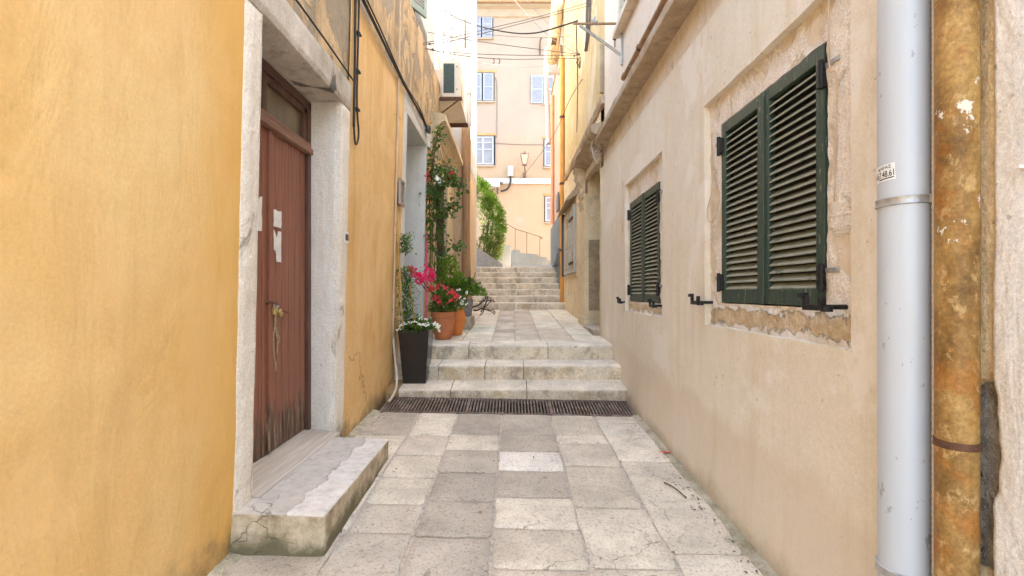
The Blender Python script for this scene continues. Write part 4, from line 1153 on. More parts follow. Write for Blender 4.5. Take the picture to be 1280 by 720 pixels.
# upper window
uw = MB(); uw.bbox(1.36, 1.44, 5.18, 5.26, 4.85, 6.05, .006); uw.bbox(1.36, 1.44, 6.11, 6.19, 4.85, 6.05, .006); uw.bbox(1.30, 1.44, 5.15, 6.22, 4.78, 4.86, .006); uw.box(1.46, 1.48, 5.25, 6.12, 4.87, 6.0, 1)
for k in range(16): uw.box(1.425, 1.455, 5.26, 6.11, 4.9+.07*k, 4.93+.07*k, 2)
uw.build('upper_window', ['beige_upper', 'dark', 'charcoal'], bh)
# tube along the ledge
tp = thing('wall_pipe', 'brown horizontal pipe clipped above the stone ledge of the beige house', 'pipe', (1.32, 4, 4.05))
m = MB(); m.tube([(1.33, .8, 4.05), (1.33, 5.66, 4.05)], .028, 10); m.build('pipe', 'brown_pipe', tp, smooth='auto')
m = MB(); m.tube([(1.33, 5.63, 4.05), (1.33, 5.72, 4.05)], .036, 10); m.tube([(1.33, 5.69, 4.05), (1.42, 5.69, 4.05)], .034, 10); m.build('elbow', 'brown_pipe', tp, smooth='auto')
for y in (2.2, 3.6, 5.0):
    m = MB(); m.tube([(1.33, y-.012, 4.05), (1.33, y+.012, 4.05)], .036, 10); m.box(1.34, 1.42, y-.01, y+.01, 4.04, 4.06); m.build('clip', 'rust', tp)
cable([(1.37, .8, 3.955), (1.37, 3, 3.96), (1.37, 5.0, 3.958), (1.38, 5.5, 3.95)], .012, 'pale cable lying on the stone ledge below the brown pipe', 'conduit')
# triangular bracket
br = thing('wire_bracket', 'grey triangular iron bracket sticking out of the beige house high up', 'bracket', (1.4, 6.1, 4.6))
m = MB(); m.bbox(.77, 1.40, 6.085, 6.107, 4.895, 4.92, .004); m.build('arm', 'brown_pipe', br)
m = MB(); m.tube([(.86, 6.095, 4.885), (1.40, 6.095, 4.50)], .018, 6); m.build('brace', 'zinc', br)
m = MB(); m.bbox(1.375, 1.405, 6.075, 6.115, 4.38, 4.98, .004); m.build('plate', 'zinc', br)
m = MB()
for k in range(14):
    a = P(random.uniform(736, 748), random.uniform(20, 28), 6.2); b = P(random.uniform(738, 750), random.uniform(26, 34), 6.2)
    m.tube([a, b], .006, 5)
m.build('wire_ends', 'zinc', br)
m = MB(); m.tube([P(768.5, 39, 6.5), P(768.5, 59, 6.5)], .008, 6); m.tube([P(766, 49, 6.5), P(772, 50, 6.5)], .010, 6)
tag(m.build('wall_tie', 'rust', None), 'small rusty cross shaped wall tie beside the bracket', 'wall tie')
# thin wires by window 1 and window 2
cable([(1.40, 2.03, 3.3), (1.392, 2.10, 2.9), (1.395, 2.11, 2.5), (1.42, 2.10, 2.42), (1.43, 2.13, 1.9)], .0035, 'thin tan wire dangling beside the near green shutter', 'conduit')
lp = [(1.425, 3.40, 2.36), (1.42, 3.42, 2.2), (1.41, 3.46, 2.10), (1.40, 3.43, 2.02), (1.405, 3.37, 2.0), (1.415, 3.34, 2.06), (1.42, 3.36, 2.14), (1.415, 3.42, 2.13), (1.42, 3.40, 2.06)]
cable(lp, .004, 'thin tan wire loop dangling at the far side of the near window', 'conduit')
cable([(1.395, 6.05, 2.9), (1.392, 6.02, 2.6), (1.395, 6.04, 2.35), (1.393, 6.06, 2.25)], .005, 'thin pale wire hanging above the far green shutters', 'conduit')

# pipes at the near corner
PC = Vector((1.325, 1.617, 0)); PR = .076
wp = thing('drainpipe', 'pale grey plastic drainpipe on the beige house corner with a sticker', 'drainpipe', (PC.x, PC.y, -.05))
m = MB(); m.tube([(PC.x, PC.y, -.05), (PC.x, PC.y, 5.2)], PR, 40); m.build('pipe', 'pvc', wp, smooth='auto')
for z in (1.80, .565):
    m = MB(); N = 40
    prof = [(PR+.001, -.014), (PR+.006, -.012), (PR+.004, -.004), (PR+.004, .004), (PR+.006, .012), (PR+.001, .014)]
    vs = []; fs = []
    for k in range(N):
        t = 2*math.pi*k/N
        for r, h in prof: vs.append((PC.x+r*math.cos(t), PC.y+r*math.sin(t), z+h))
    for k in range(N):
        for i in range(5): fs.append((k*6+i, k*6+i+1, ((k+1) % N)*6+i+1, ((k+1) % N)*6+i))
    m.add(vs, fs)
    a = R(-75); c = Vector((PC.x+(PR+.01)*math.cos(a), PC.y+(PR+.01)*math.sin(a), z))
    m.bbox(c.x-.012, c.x+.03, c.y-.012, c.y+.010, z-.014, z+.014, .003)
    m.tube([c+Vector((0, -.02, 0)), c+Vector((0, .012, 0))], .008, 8)
    m.tube([(PC.x+.02, PC.y-.06, z), (1.50, PC.y-.10, z)], .008, 8)
    m.build('pipe_clamp', 'zinc', wp, smooth='auto')
def wrap(mb, pts2, faces, a0, z0, rot, rad, mi=0):
    c, s = math.cos(rot), math.sin(rot); vs = []
    for (u, w) in pts2:
        uu = u*c-w*s; ww = u*s+w*c
        a = a0+uu/PR
        vs.append((PC.x+rad*math.cos(a), PC.y+rad*math.sin(a), z0+ww))
    mb.add(vs, faces, mi)
A0 = R(-143)-.090/PR      # u = 0 at the far (left) edge
def grid2(u0, u1, w0, w1, n=16):
    pts = []; fs = []
    for i in range(n+1):
        u = u0+(u1-u0)*i/n; pts += [(u, w0), (u, w1)]
    for i in range(n): fs.append((2*i, 2*i+2, 2*i+3, 2*i+1))
    return pts, fs
m = MB(); pts, fs = grid2(0, .084, 0, .055); wrap(m, pts, fs, A0, 1.868, .06, PR+.0008)
stk = m.build('sticker', 'sticker', wp)
def text_mesh(txt, size):
    cu = D.curves.new('tmp', 'FONT'); cu.body = txt; cu.size = size; cu.resolution_u = 3; cu.offset = size*.012
    o = D.objects.new('tmp', cu); COL.objects.link(o); bpy.context.view_layer.update()
    me = D.meshes.new_from_object(o.evaluated_get(bpy.context.evaluated_depsgraph_get()))
    r = [(v.co.x, v.co.y) for v in me.vertices], [list(p.vertices) for p in me.polygons]
    D.objects.remove(o); D.curves.remove(cu); D.meshes.remove(me)
    return r
m = MB()
for txt, size, u0, w0, wid, asp in (('\u0394\u0391\u03a1\u0391\u03a3', .014, .022, .040, .052, 1), ('6.67.48.61', .030, .004, .013, .077, 1)):
    p, f = text_mesh(txt, size)
    w = max(q[0] for q in p) or 1
    p = [(u0+q[0]*wid/w, w0+q[1]) for q in p]
    wrap(m, p, f, A0, 1.868, .06, PR+.0014)
pts, fs = grid2(.026, .080, .006, .0095); wrap(m, pts, fs, A0, 1.868, .06, PR+.0014)
m.build('print', 'ink', stk, fix=False)
# ochre pipe
op = thing('drainpipe', 'thick chipped ochre painted pipe beside the pale grey drainpipe', 'drainpipe', (1.352, 1.459, -.05))
OC = (1.352, 1.459)
m = MB(); zs = [-.05+.04*i for i in range(130)]
m.tube([(OC[0]+.003*noise.noise(Vector((z*.8, 1, 1))), OC[1], z) for z in zs], .052, 32); m.build('pipe', 'ochre_pipe', op, smooth='auto')
m = MB(); m.tube([(OC[0], OC[1], 1.03), (OC[0], OC[1], 1.052)], .0555, 32); m.build('joint_ring', 'rust', op, smooth='auto')
for z in (1.205, 1.148):
    m = MB(); m.tube([(OC[0], OC[1], z-.003), (OC[0], OC[1], z+.003)], .0535, 32); m.build('joint_ring', 'ochre_pipe', op, smooth='auto')
m = MB()
pts = []
for i in range(420):
    z = -.05+i*.0062; pts.append((1.337, 1.522, z))
m.tube(pts, .008, 8, rfun=lambda t: .0050+.0012*math.sin(t*420*math.pi*.62))
tag(m.build('conduit', 'hose', None, smooth=True), 'thin pale ribbed conduit squeezed between the grey and ochre pipes', 'conduit')
# white stucco house at the right edge
sh_ = thing('stucco_house', 'white stucco wall with a broken edge at the far right', 'house', (1.6, .5, 0))
mb = MB()
def edgeY(v):
    e = 1.405+.012*fbm((v*2.1, 3, 3), 4)
    e -= .017*smooth((1.25-v)/.08)*smooth((v-.88)/.06)*(1+.6*noise.noise(Vector((v*16, 0, 0))))
    e -= .010*smooth((.88-v)/.06)*(.5+.5*noise.noise(Vector((v*9, 0, 5))))
    return e
ts = [i/60 for i in range(61)]; vs_ = cuts(-.2, 5.2, .025)
def stf(t, v):
    y = edgeY(v)-(1-t)**1.6*3.2
    x = 1.405+.010*fbm((y*1.2, v*1.2, 77), 3)+.003*fbm((y*9, v*9, 7), 3)
    if t > .99: x += .02
    return (x, y, v)
wallgrid(mb, ts, vs_, stf); 
ring = [Vector(stf(1, v)) for v in vs_]
mb.add(ring+[p+Vector((.05, 0, 0)) for p in ring], [(i, i+1, len(ring)+i+1, len(ring)+i) for i in range(len(ring)-1)])
mb.build('wall', 'stucco', sh_, smooth=True)
mb = MB()
wallgrid(mb, cuts(1.25, 1.47, .012), cuts(-.2, 5.2, .02), lambda u, v: (1.412+.012*fbm((u*14, v*6, 9), 4)+.06*smooth((1.25+.07*fbm((u*9, v*5, 3), 3)-v)/.03)*smooth((v-.66+.07*fbm((u*9, v*5, 8), 3))/.03), u, v))
mb.build('broken_edge', 'tan_mortar', sh_, smooth=True)
mb = MB()
wallgrid(mb, cuts(1.25, 1.78, .014), cuts(-.2, 5.2, .02), lambda u, v: (1.436+.024*fbm((u*22, v*22, 19), 4), u, v)); mb.build('rubble', 'rubble', sh_, smooth=True)
mb = MB(); mb.box(1.53, 6, -2, 1.6, -.3, 5.2); mb.build('core', 'stucco', sh_)
m = MB(); q = Vector((1.405, 1.318, 1.5+155/F*1.32)); m.bbox(1.38, 1.41, q.y-.012, q.y+.004, q.z-.004, q.z+.006, .002)
tag(m.build('wall_hook', 'plastic_white', None), 'small white hook on the stucco wall at the right edge', 'hook')

# ------------------------------------------------------------------ RIGHT: yellow house
yh = thing('yellow_house', 'pale yellow house with carved portal behind the beige house', 'house', (1.6, 10.5, .8))
PD = (7.66, 8.84)
def yf(u, v): return (1.40+.010*fbm((u, v, 5), 3)+.003*fbm((u*6, v*6, 5), 2), u, v)
mb = MB(); wallgrid(mb, cuts(7.55, 13.6, .09, (PD[0], PD[1])), cuts(.4, 4.4, .09, (3.7,)), yf, [(PD[0], PD[1], 0, 3.7)], (.35, 0, 0)); mb.build('wall', 'yellow_low', yh, smooth='auto')
mb = MB(); wallgrid(mb, cuts(7.25, 13.6, .12), cuts(4.4, 9.3, .12), lambda u, v: (1.425+.010*fbm((u, v, 6), 3), u, v)); mb.build('upper_wall', 'yellow', yh, smooth='auto')
mb = MB(); mb.box(1.8, 6, 7.55, 13.6, 0, 9.28); mb.box(1.47, 1.81, 7.3, 7.66, .4, 9.2); mb.box(1.47, 1.81, 8.9, 13.55, 0, 9.28); mb.box(1.47, 1.81, 7.5, 8.95, 3.72, 9.2); mb.build('core', 'yellow', yh)
mb = MB(); mb.box(1.36, 6, 7.5, 13.6, 9.28, 9.4); mb.build('roof', 'ledge', yh)
mb = MB(); mb.box(1.70, 1.74, PD[0], PD[1], .7, 3.72); mb.build('door_leaf', 'grey_door', yh)
# far reveal of the portal: pebbled panel, pale top, stone foot
mb = MB()
def rv(z0, z1, mi, off):
    wallgrid(mb, cuts(1.41, 1.72, .02), cuts(z0, z1, .03), lambda u, v: (u, PD[1]-.004-off+.008*fbm((u*30, v*30, 4), 2)*(2 if mi == 1 else .5), v), mi=mi)
rv(2.46, 3.70, 0, 0); rv(1.16, 2.46, 1, .018); rv(.85, 1.16, 2, .03)
mb.build('door_reveal', ['yellow_low', 'pebble', 'cream_stone'], yh, smooth=True)
mb = MB(); mb.bbox(1.30, 1.7, PD[0]-.02, PD[1], .80, .895, .012); mb.build('threshold', 'step', yh)
mb = MB(); mb.bbox(1.335, 1.46, PD[1]+.02, 9.5, .8, 3.32, .012); mb.bbox(1.315, 1.46, PD[1]+.01, 9.55, .8, 1.05, .012); mb.build('pilaster', 'yellow_low', yh)
# carved console (scroll and leaf relief)
mb = MB()
def consf(u, v):
    t = max(0, (v-3.02)/(3.82-3.02)); pr = .03+.13*t**1.5
    rel = .030*math.sin(v*26)*math.cos(u*22)+.022*fbm((u*16, v*16, 3), 3)
    w = min(1, min(u-8.9, 9.5-u)/.08, (v-3.0)/.06)
    return (1.36-(pr+rel)*max(0, w), u, v)
wallgrid(mb, cuts(8.9, 9.5, .02), cuts(3.0, 3.84, .02), consf); mb.build('console', 'cream_stone', yh, smooth=True)
mb = MB()
prof = [(1.45, 3.70), (1.36, 3.71), (1.34, 3.77), (1.30, 3.79), (1.22, 3.82), (1.16, 3.84), (1.14, 3.86), (1.14, 3.92), (1.17, 3.95), (1.45, 4.02)]
mb.prism(prof, 'y', 7.05, 9.15, 0, 40, .045); mb.build('portal_cornice', 'ledge', yh, smooth='auto')
mb = MB(); mb.bbox(1.345, 1.43, PD[0]-.1, PD[1]+.05, 3.56, 3.70, .01); mb.build('lintel', 'cream_stone', yh)
mb = MB(); mb.prism([(1.44, 4.36), (1.37, 4.37), (1.345, 4.42), (1.345, 4.47), (1.44, 4.50)], 'y', 7.3, 12.4, 0, 50, .014); mb.build('string_course', 'ledge', yh, smooth='auto')
m = MB()
for k in range(9):
    a = Vector((1.32+random.uniform(-.04, .05), 7.3+random.uniform(-.1, .2), 3.85)); 
    pts = [a]+[a+Vector((random.uniform(-.12, .05), random.uniform(-.2, .2), -.08*t)) for t in range(1, random.randint(3, 5))]
    m.tube(catmull(pts, 4), .005, 5)
m.tube(catmull([Vector((1.26, 7.3, 4.0)), Vector((1.22, 7.35, 3.75)), Vector((1.25, 7.3, 3.55)), Vector((1.3, 7.3, 3.45)), Vector((1.33, 7.3, 3.6))], 6), .009, 6)
tag(m.build('wire_tangle', 'hose', None, smooth=True), 'tangle of pale wires over the carved portal of the yellow house', 'wires')
# old grey panel shutter window
gs = thing('grey_shutter', 'flaking pale grey panelled shutters with iron straps beside the carved portal', 'shutters', (1.36, 11.4, 1.93))
m = MB(); m.bbox(1.335, 1.42, 10.45, 11.42, 1.93, 3.42, .008); m.bbox(1.335, 1.42, 11.43, 12.4, 1.93, 3.42, .008)
for y0 in (10.55, 11.53):
    for z0, z1 in ((2.05, 2.45), (2.55, 2.95), (3.02, 3.35)): m.bbox(1.325, 1.345, y0, y0+.78, z0, z1, .012)
m.build('panels', 'grey_door', gs)
for z in (2.12, 3.1):
    m = MB(); m.bbox(1.300, 1.325, 10.44, 11.1, z, z+.05, .004); m.build('strap', 'rust', gs)
m = MB(); m.box(1.29, 1.37, 12.42, 12.50, 1.9, 3.5); m.build('side_post', 'charcoal', gs)
m = MB(); m.hexa([(1.18, 10.5, 3.50), (1.41, 10.4, 3.60), (1.41, 12.7, 3.60), (1.18, 12.7, 3.44)], [(1.18, 10.5, 3.54), (1.41, 10.4, 3.82), (1.41, 12.7, 3.82), (1.18, 12.7, 3.48)])
tag(m.build('awning', 'ledge', None), 'small sloping stone canopy over the flaking grey shutters', 'canopy')
# pipes
op2 = thing('drainpipe', 'orange ochre drainpipe at the far end of the yellow house', 'drainpipe', (1.33, 13.0, .9))
m = MB(); m.tube([(1.36, 13.0, 1.0), (1.36, 13.0, 7.85)], .062, 12); m.build('pipe', 'ochre_metal', op2, smooth='auto')
for z in (2.6, 4.4, 6.2): m = MB(); m.tube([(1.36, 13.0, z), (1.36, 13.0, z+.06)], .075, 12); m.build('clamp', 'rust', op2)
m = MB(); m.bbox(1.05, 1.45, 13.9, 14.1, 7.86, 8.02, .01)
tag(m.build('wall_beam', 'white_trim', None), 'short white beam end capping the orange ochre drainpipe', 'beam')
fl_ = thing('flue_pipe', 'thick streaked yellowish flue pipe at the top right of the alley', 'flue', (1.25, 13.7, 8.1))
m = MB(); m.tube([P(690.5, 78, 13.4), P(692, 55, 13.4), P(697, 10, 13.4), P(700, -20, 13.4)], .17, 16, rfun=lambda t: .15+.04*t+.01*math.sin(t*20)); m.build('pipe', 'flue', fl_, smooth=True)
m = MB(); m.tube([P(689, 55, 13.4), P(695, 56, 13.4)], .19, 12); m.build('collar', 'rust', fl_)
m = MB(); pts = catmull([P(684, 60, 15), P(682.5, 85, 15), P(683.5, 120, 15), P(685, 150, 15), P(685.5, 180, 15)], 30)
m.tube(pts, .075, 12, rfun=lambda t: .075+.008*math.sin(t*360))
tag(m.build('flexible_duct', 'duct', None, smooth=True), 'long grey ribbed flexible duct hanging before the distant facade', 'duct')
m = MB()
for k in range(9):
    px = 733+k*.9; m.tube(catmull([P(px+random.uniform(-1, 3), -10, 8.6), P(px+random.uniform(-1, 2), 20, 8.7), P(733+k*.4, 45, 8.8), P(731+k*.3, 64, 9)], 5), .014, 5)
tag(m.build('cable_bundle', 'wire_grey', None, smooth=True), 'hanging bundle of dark cables against the yellow wall', 'cables')
m = MB(); m.bbox(1.37, 1.425, 7.45, 7.52, 4.6, 5.35, .006)
tag(m.build('wall_batten', 'ledge', None), 'short grey wooden batten upright where the beige and yellow houses meet', 'batten')

# ------------------------------------------------------------------ coral house
ch = thing('coral_house', 'coral pink house with grey base at the far right of the alley', 'house', (1.7, 15.3, 1))
mb = MB(); wallgrid(mb, cuts(13.6, 17.0, .2), cuts(.8, 8.4, .2), lambda u, v: (1.40+.006*fbm((u, v, 5), 3), u, v)); mb.add([(1.4, 17, .8), (6, 17, .8), (6, 17, 8.4), (1.4, 17, 8.4)], [(0, 1, 2, 3)]); mb.build('wall', 'coral', ch, smooth='auto')
mb = MB(); mb.box(1.36, 1.5, 13.62, 17.03, .8, 3.73); mb.build('base', 'grey_base', ch)
mb = MB(); mb.hexa([(1.20, 13.65, 2.3), (1.36, 13.65, 2.3), (1.36, 15.6, 2.3), (1.34, 15.6, 2.3)], [(1.32, 13.65, 2.75), (1.36, 13.65, 2.75), (1.36, 15.6, 2.75), (1.35, 15.6, 2.75)]); mb.build('buttress', 'grey_base', ch)
mb = MB(); mb.box(1.33, 1.37, 13.9, 14.5, 3.9, 4.4); mb.build('meter_niche', 'pot_grey', ch)
mb = MB(); mb.box(1.5, 6, 13.6, 16.98, .8, 8.38); mb.build('core', 'coral', ch)
mb = MB(); mb.box(1.36, 6, 13.6, 17.1, 8.4, 8.5); mb.build('roof', 'ledge', ch)
m = MB(); m.tube([(1.335, 15.9, 3.76), (1.335, 15.9, 8.0)], .06, 12)
tag(m.build('drainpipe', 'coral_pipe', None, smooth='auto'), 'coral painted drainpipe on the coral house', 'drainpipe')

# ------------------------------------------------------------------ far facade
FY = 22.0
fb = thing('apartment_building', 'tall peach apartment building with pale blue shutters closing the alley', 'building', (0, FY, 2.3))
def FX(px): return (px-640)/F*FY
def FZ(py): return 1.5-(py-365)/F*FY
mb = MB(); wallgrid(mb, cuts(-7, 6, .5), cuts(2.2, 14.5, .5), lambda u, v: (u, FY, v)); mb.box(-7, 6, FY+.2, FY+8, 2, 14.4); mb.build('wall', 'peach', fb)
mb = MB(); mb.prism([(FY, 14.05), (FY-.08, 14.1), (FY-.12, 14.4), (FY-.30, 14.46), (FY-.32, 14.62), (FY, 14.62)], 'x', -7, 6); mb.build('cornice', 'peach_trim', fb)
mb = MB()
for k in range(60):
    x = -7+.22*k; mb.tube([(x, FY-.42, 14.64), (x, FY+3, 15.6)], .09, 8)
mb.box(-7, 6, FY-.40, FY+.1, 14.62, 14.66)
mb.build('roof', 'tile', fb)
mb = MB(); mb.tube([(-7, FY-.42, 14.58), (6, FY-.42, 14.58)], .05, 8); mb.build('gutter', 'brown_pipe', fb)
mb = MB(); mb.box(FX(606), FX(689), FY-.10, FY-.003, FZ(230), FZ(223.5)); mb.build('white_band', 'white_trim', fb)
mb = MB(); mb.box(FX(642.5), FX(654.5), FY-.006, FY+.01, FZ(283.5), FZ(271.5)); mb.build('pale_patch', 'peach_trim', fb)
def shut(w, x0, x1, z0, z1, ang=0, hinge=0):
    m = MB(); t = .04
    def B(a, b, c, d, e=.03, f=.0, mi=0):
        m.box(a, b, FY-.03-e, FY-.03-f, c, d, mi)
    fr = .07
    B(x0, x0+fr, z0, z1); B(x1-fr, x1, z0, z1); zm = (z0+z1)/2
    for a, b in ((z0, z0+fr), (zm-.04, zm+.04), (z1-fr, z1)): B(x0+fr, x1-fr, a, b)
    z = z0+fr+.02
    while z < z1-fr:
        if abs(z-zm) > .06: B(x0+fr, x1-fr, z, z+.028, .024, .006)
        z += .05
    B(x0+fr, x1-fr, z0+fr, z1-fr, .006, .001)
    return m.build('shutter', 'blue_shutter', w)
def fwin(x0, x1, py0, py1, kind, trim=True):
    z0, z1 = FZ(py1), FZ(py0)
    m = MB(); m.box(x0-.04, x1+.04, FY-.012, FY-.004, z0-.03, z1+.03, 0)
    m.box(x0-.05, x1+.05, FY-.10, FY-.003, z0-.10, z0-.035, 1)
    if trim: m.box(x0-.10, x1+.14, FY-.03, FY-.002, z1+.06, z1+.16, 2)
    w = m.build('window', ['dark', 'peach_trim', 'orange_trim'], fb)
    mid = (x0+x1)/2
    if kind == 'shut':
        shut(w, x0, mid-.03, z0, z1); shut(w, mid+.03, x1, z0, z1)
    elif kind == 'glass':
        f = MB()
        for a, b in ((x0, x0+.07), (mid-.05, mid+.05), (x1-.07, x1)): f.box(a, b, FY-.06, FY-.013, z0, z1)
        for a, b in ((z0, z0+.07), (z0+(z1-z0)*.52, z0+(z1-z0)*.56), (z1-.3, z1-.25), (z1-.07, z1)): f.box(x0+.07, x1-.07, FY-.055, FY-.014, a, b)
        f.build('frame', 'window_paint', w)
        q = MB(); q.box(x0+.05, x1-.05, FY-.03, FY-.02, z0+.05, z1-.05); q.build('pane', 'pane', w)
        shut(w, x1+.01, x1+.09, z0-.02, z1+.02)
    elif kind == 'open':
        f = MB()
        for a, b in ((x0, x0+.10), (mid-.05, mid+.05), (x1-.1, x1)): f.box(a, b, FY-.06, FY-.013, z0, z1)
        for a, b in ((z0, z0+.1), ((z0+z1)/2-.05, (z0+z1)/2+.05), (z1-.1, z1)): f.box(x0+.1, x1-.1, FY-.055, FY-.014, a, b)
        f.build('frame', 'window_paint', w)
        q = MB(); q.box(x0+.05, x1-.05, FY-.03, FY-.02, z0+.05, z1-.05); q.build('pane', 'pane', w)
        shut(w, x0-.02-(x1-x0)*.6, x0-.02, z0-.02, z1+.02)
    return w
fwin(FX(588.5), FX(615.5), 14, 47, 'shut', False)
fwin(FX(589), FX(617), 92, 126, 'shut')
fwin(FX(590.5), FX(617), 171, 206, 'glass')
fwin(FX(679.5), FX(705), 95, 129, 'open', False)
fwin(FX(680.5), FX(708), 175, 208, 'glass'); fwin(FX(681.5), FX(708), 246, 277, 'glass')
for px, col in ((565, 92), (565, 171)): pass
# facade fittings
sl = thing('wall_lantern', 'old brown wall lantern on the peach facade', 'lantern', (FX(655), FY-.4, FZ(222)))
c = Vector((FX(655.5), FY-.5, 0)); m = MB()
z0, z1 = FZ(209), FZ(198)
m.hexa([(c.x-.09, c.y-.09, z0), (c.x+.09, c.y-.09, z0), (c.x+.09, c.y+.09, z0), (c.x-.09, c.y+.09, z0)], [(c.x-.17, c.y-.17, z1), (c.x+.17, c.y-.17, z1), (c.x+.17, c.y+.17, z1), (c.x-.17, c.y+.17, z1)]); m.build('glass', 'lamp_glass', sl)
m = MB(); m.lathe([(.19, z1), (.17, z1+.04), (.10, z1+.09), (.04, z1+.12), (.04, z1+.15), (.01, z1+.19)], (c.x, c.y, 0), 8)
for a in (-1, 1):
    for b in (-1, 1):
        m.tube([(c.x+a*.09, c.y+b*.09, z0), (c.x+a*.175, c.y+b*.175, z1)], .010, 6); m.lathe([(.015, z1), (.02, z1+.05), (.005, z1+.09)], (c.x+a*.17, c.y+b*.17, 0), 6)
m.lathe([(.10, z0-.05), (.11, z0), (.02, z0)], (c.x, c.y, 0), 8); m.build('cage', 'lamp_metal', sl)
m = MB(); m.tube(catmull([Vector((c.x, c.y, z0)), Vector((c.x, c.y, z0-.2)), Vector((c.x+.04, c.y+.1, z0-.32)), Vector((c.x, FY-.02, z0-.5))], 6), .035, 8); m.box(c.x-.06, c.x+.06, FY-.05, FY, z0-.55, z0-.25); m.build('arm', 'lamp_metal', sl)
mt = thing('meter_box', 'white meter box with black curved cable on the peach facade', 'meter box', (FX(638), FY-.1, FZ(222)))
m = MB(); m.bbox(FX(634.8), FX(641.5), FY-.22, FY-.003, FZ(221), FZ(208.5), .02); m.build('body', 'white_trim', mt)
m = MB(); m.tube(catmull([Vector((FX(638), FY-.15, FZ(221))), Vector((FX(638), FY-.15, FZ(229))), Vector((FX(634), FY-.15, FZ(237))), Vector((FX(626), FY-.15, FZ(240)))], 6), .04, 8); m.build('cable', 'cable', mt, smooth=True)
cm = thing('wall_box', 'small white canopy box on brackets below the white band of the peach facade', 'wall box', (FX(618), FY-.3, FZ(238)))
m = MB(); m.bbox(FX(612), FX(625), FY-.5, FY-.003, FZ(236), FZ(229), .02); m.build('body', 'white_trim', cm)
m = MB(); m.tube([(FX(622), FY-.3, FZ(236)), (FX(622), FY-.1, FZ(243))], .04, 6); m.tube([(FX(623), FY-.3, FZ(231)), (FX(628), FY-.5, FZ(232))], .06, 8); m.build('bracket', 'charcoal', cm)
m = MB(); m.tube(catmull([Vector((FX(617), FY-.02, FZ(97))), Vector((FX(621), FY-.02, FZ(105))), Vector((FX(621), FY-.02, FZ(165))), Vector((FX(620), FY-.02, FZ(172)))], 5), .015, 5); m.tube([(FX(618), FY-.02, FZ(179)), (FX(650), FY-.02, FZ(181)), (FX(680), FY-.02, FZ(181))], .012, 5)
tag(m.build('facade_wire', 'wire_grey', None), 'thin grey wire running down and across the peach facade', 'wire')
m = MB(); m.tube(catmull([Vector((FX(675), FY-.05, FZ(70))), Vector((FX(675), FY-.08, FZ(53))), Vector((FX(677), FY-.2, FZ(50)))], 5), .03, 6)
tag(m.build('facade_hook', 'rust', None), 'small bent iron pipe high on the peach facade', 'pipe')

# ------------------------------------------------------------------ courtyard at the top of the steps
m = MB(); m.prism([(-1.25, 2.0), (-1.25, 2.92), (-1.0, 2.85), (-.32, 2.40), (-.30, 2.36), (-.30, 2.0)], 'y', 15.25, 15.50)
tag(m.build('parapet', 'concrete', None), 'sloping grey concrete parapet below the green bush', 'parapet')
m = MB(); m.box(-.50, -.05, 17.0, 17.3, 2.2, 3.15); m.box(-.35, -.28, 16.97, 17.0, 2.3, 3.05)
tag(m.build('white_wall', 'white_wall', None), 'short bright white wall beside the bush', 'wall')
m = MB(); m.bbox(.02, 1.40, 16.3, 17.2, 2.2, 2.42, .012)
tag(m.build('stone_slab', 'white_wall', None), 'white step slab at the foot of the grey concrete stair', 'slab')
st = thing('concrete_stair', 'grey concrete stair descending to the right before the peach facade', 'stair', (.5, 17.5, 2.3))
def CX(px): return (px-640)/F*17.5
def CZ(py): return 1.5-(py-365)/F*17.5
m = MB()
m.add([], [])
m.prism([(CX(638), 2.2), (CX(638), CZ(318)), (CX(641), CZ(312)), (CX(650), CZ(312)), (CX(650), CZ(316.5)), (CX(673), CZ(317.5)), (CX(673), CZ(321)), (CX(684), CZ(321.5)), (CX(684), CZ(325)), (CX(694), CZ(325.5)), (CX(700), 2.2)], 'y', 17.5, 18.6)
m.build('treads', 'concrete_light', st)
rl = thing('handrail', 'thin brown iron handrail on the grey concrete stair', 'handrail', (.5, 17.55, 2.9))
m = MB(); m.tube(catmull([Vector((CX(630), 17.55, CZ(277))), Vector((CX(644), 17.55, CZ(285.5))), Vector((CX(658), 17.55, CZ(290))), Vector((CX(675), 17.55, CZ(295.5))), Vector((CX(678), 17.55, CZ(297))), Vector((CX(676), 17.55, CZ(298.5)))], 4), .018, 6); m.build('rail', 'rail', rl, smooth=True)
for px, a, b in ((644, 285.5, 313), (658.5, 290, 317), (675, 295.5, 321)):
    m = MB(); m.tube([(CX(px), 17.55, CZ(a)), (CX(px), 17.55, CZ(b))], .015, 6); m.build('post', 'rail', rl)

def in_px(p): return 640+p.x/p.y*F, 365-(p.z-1.5)/p.y*F
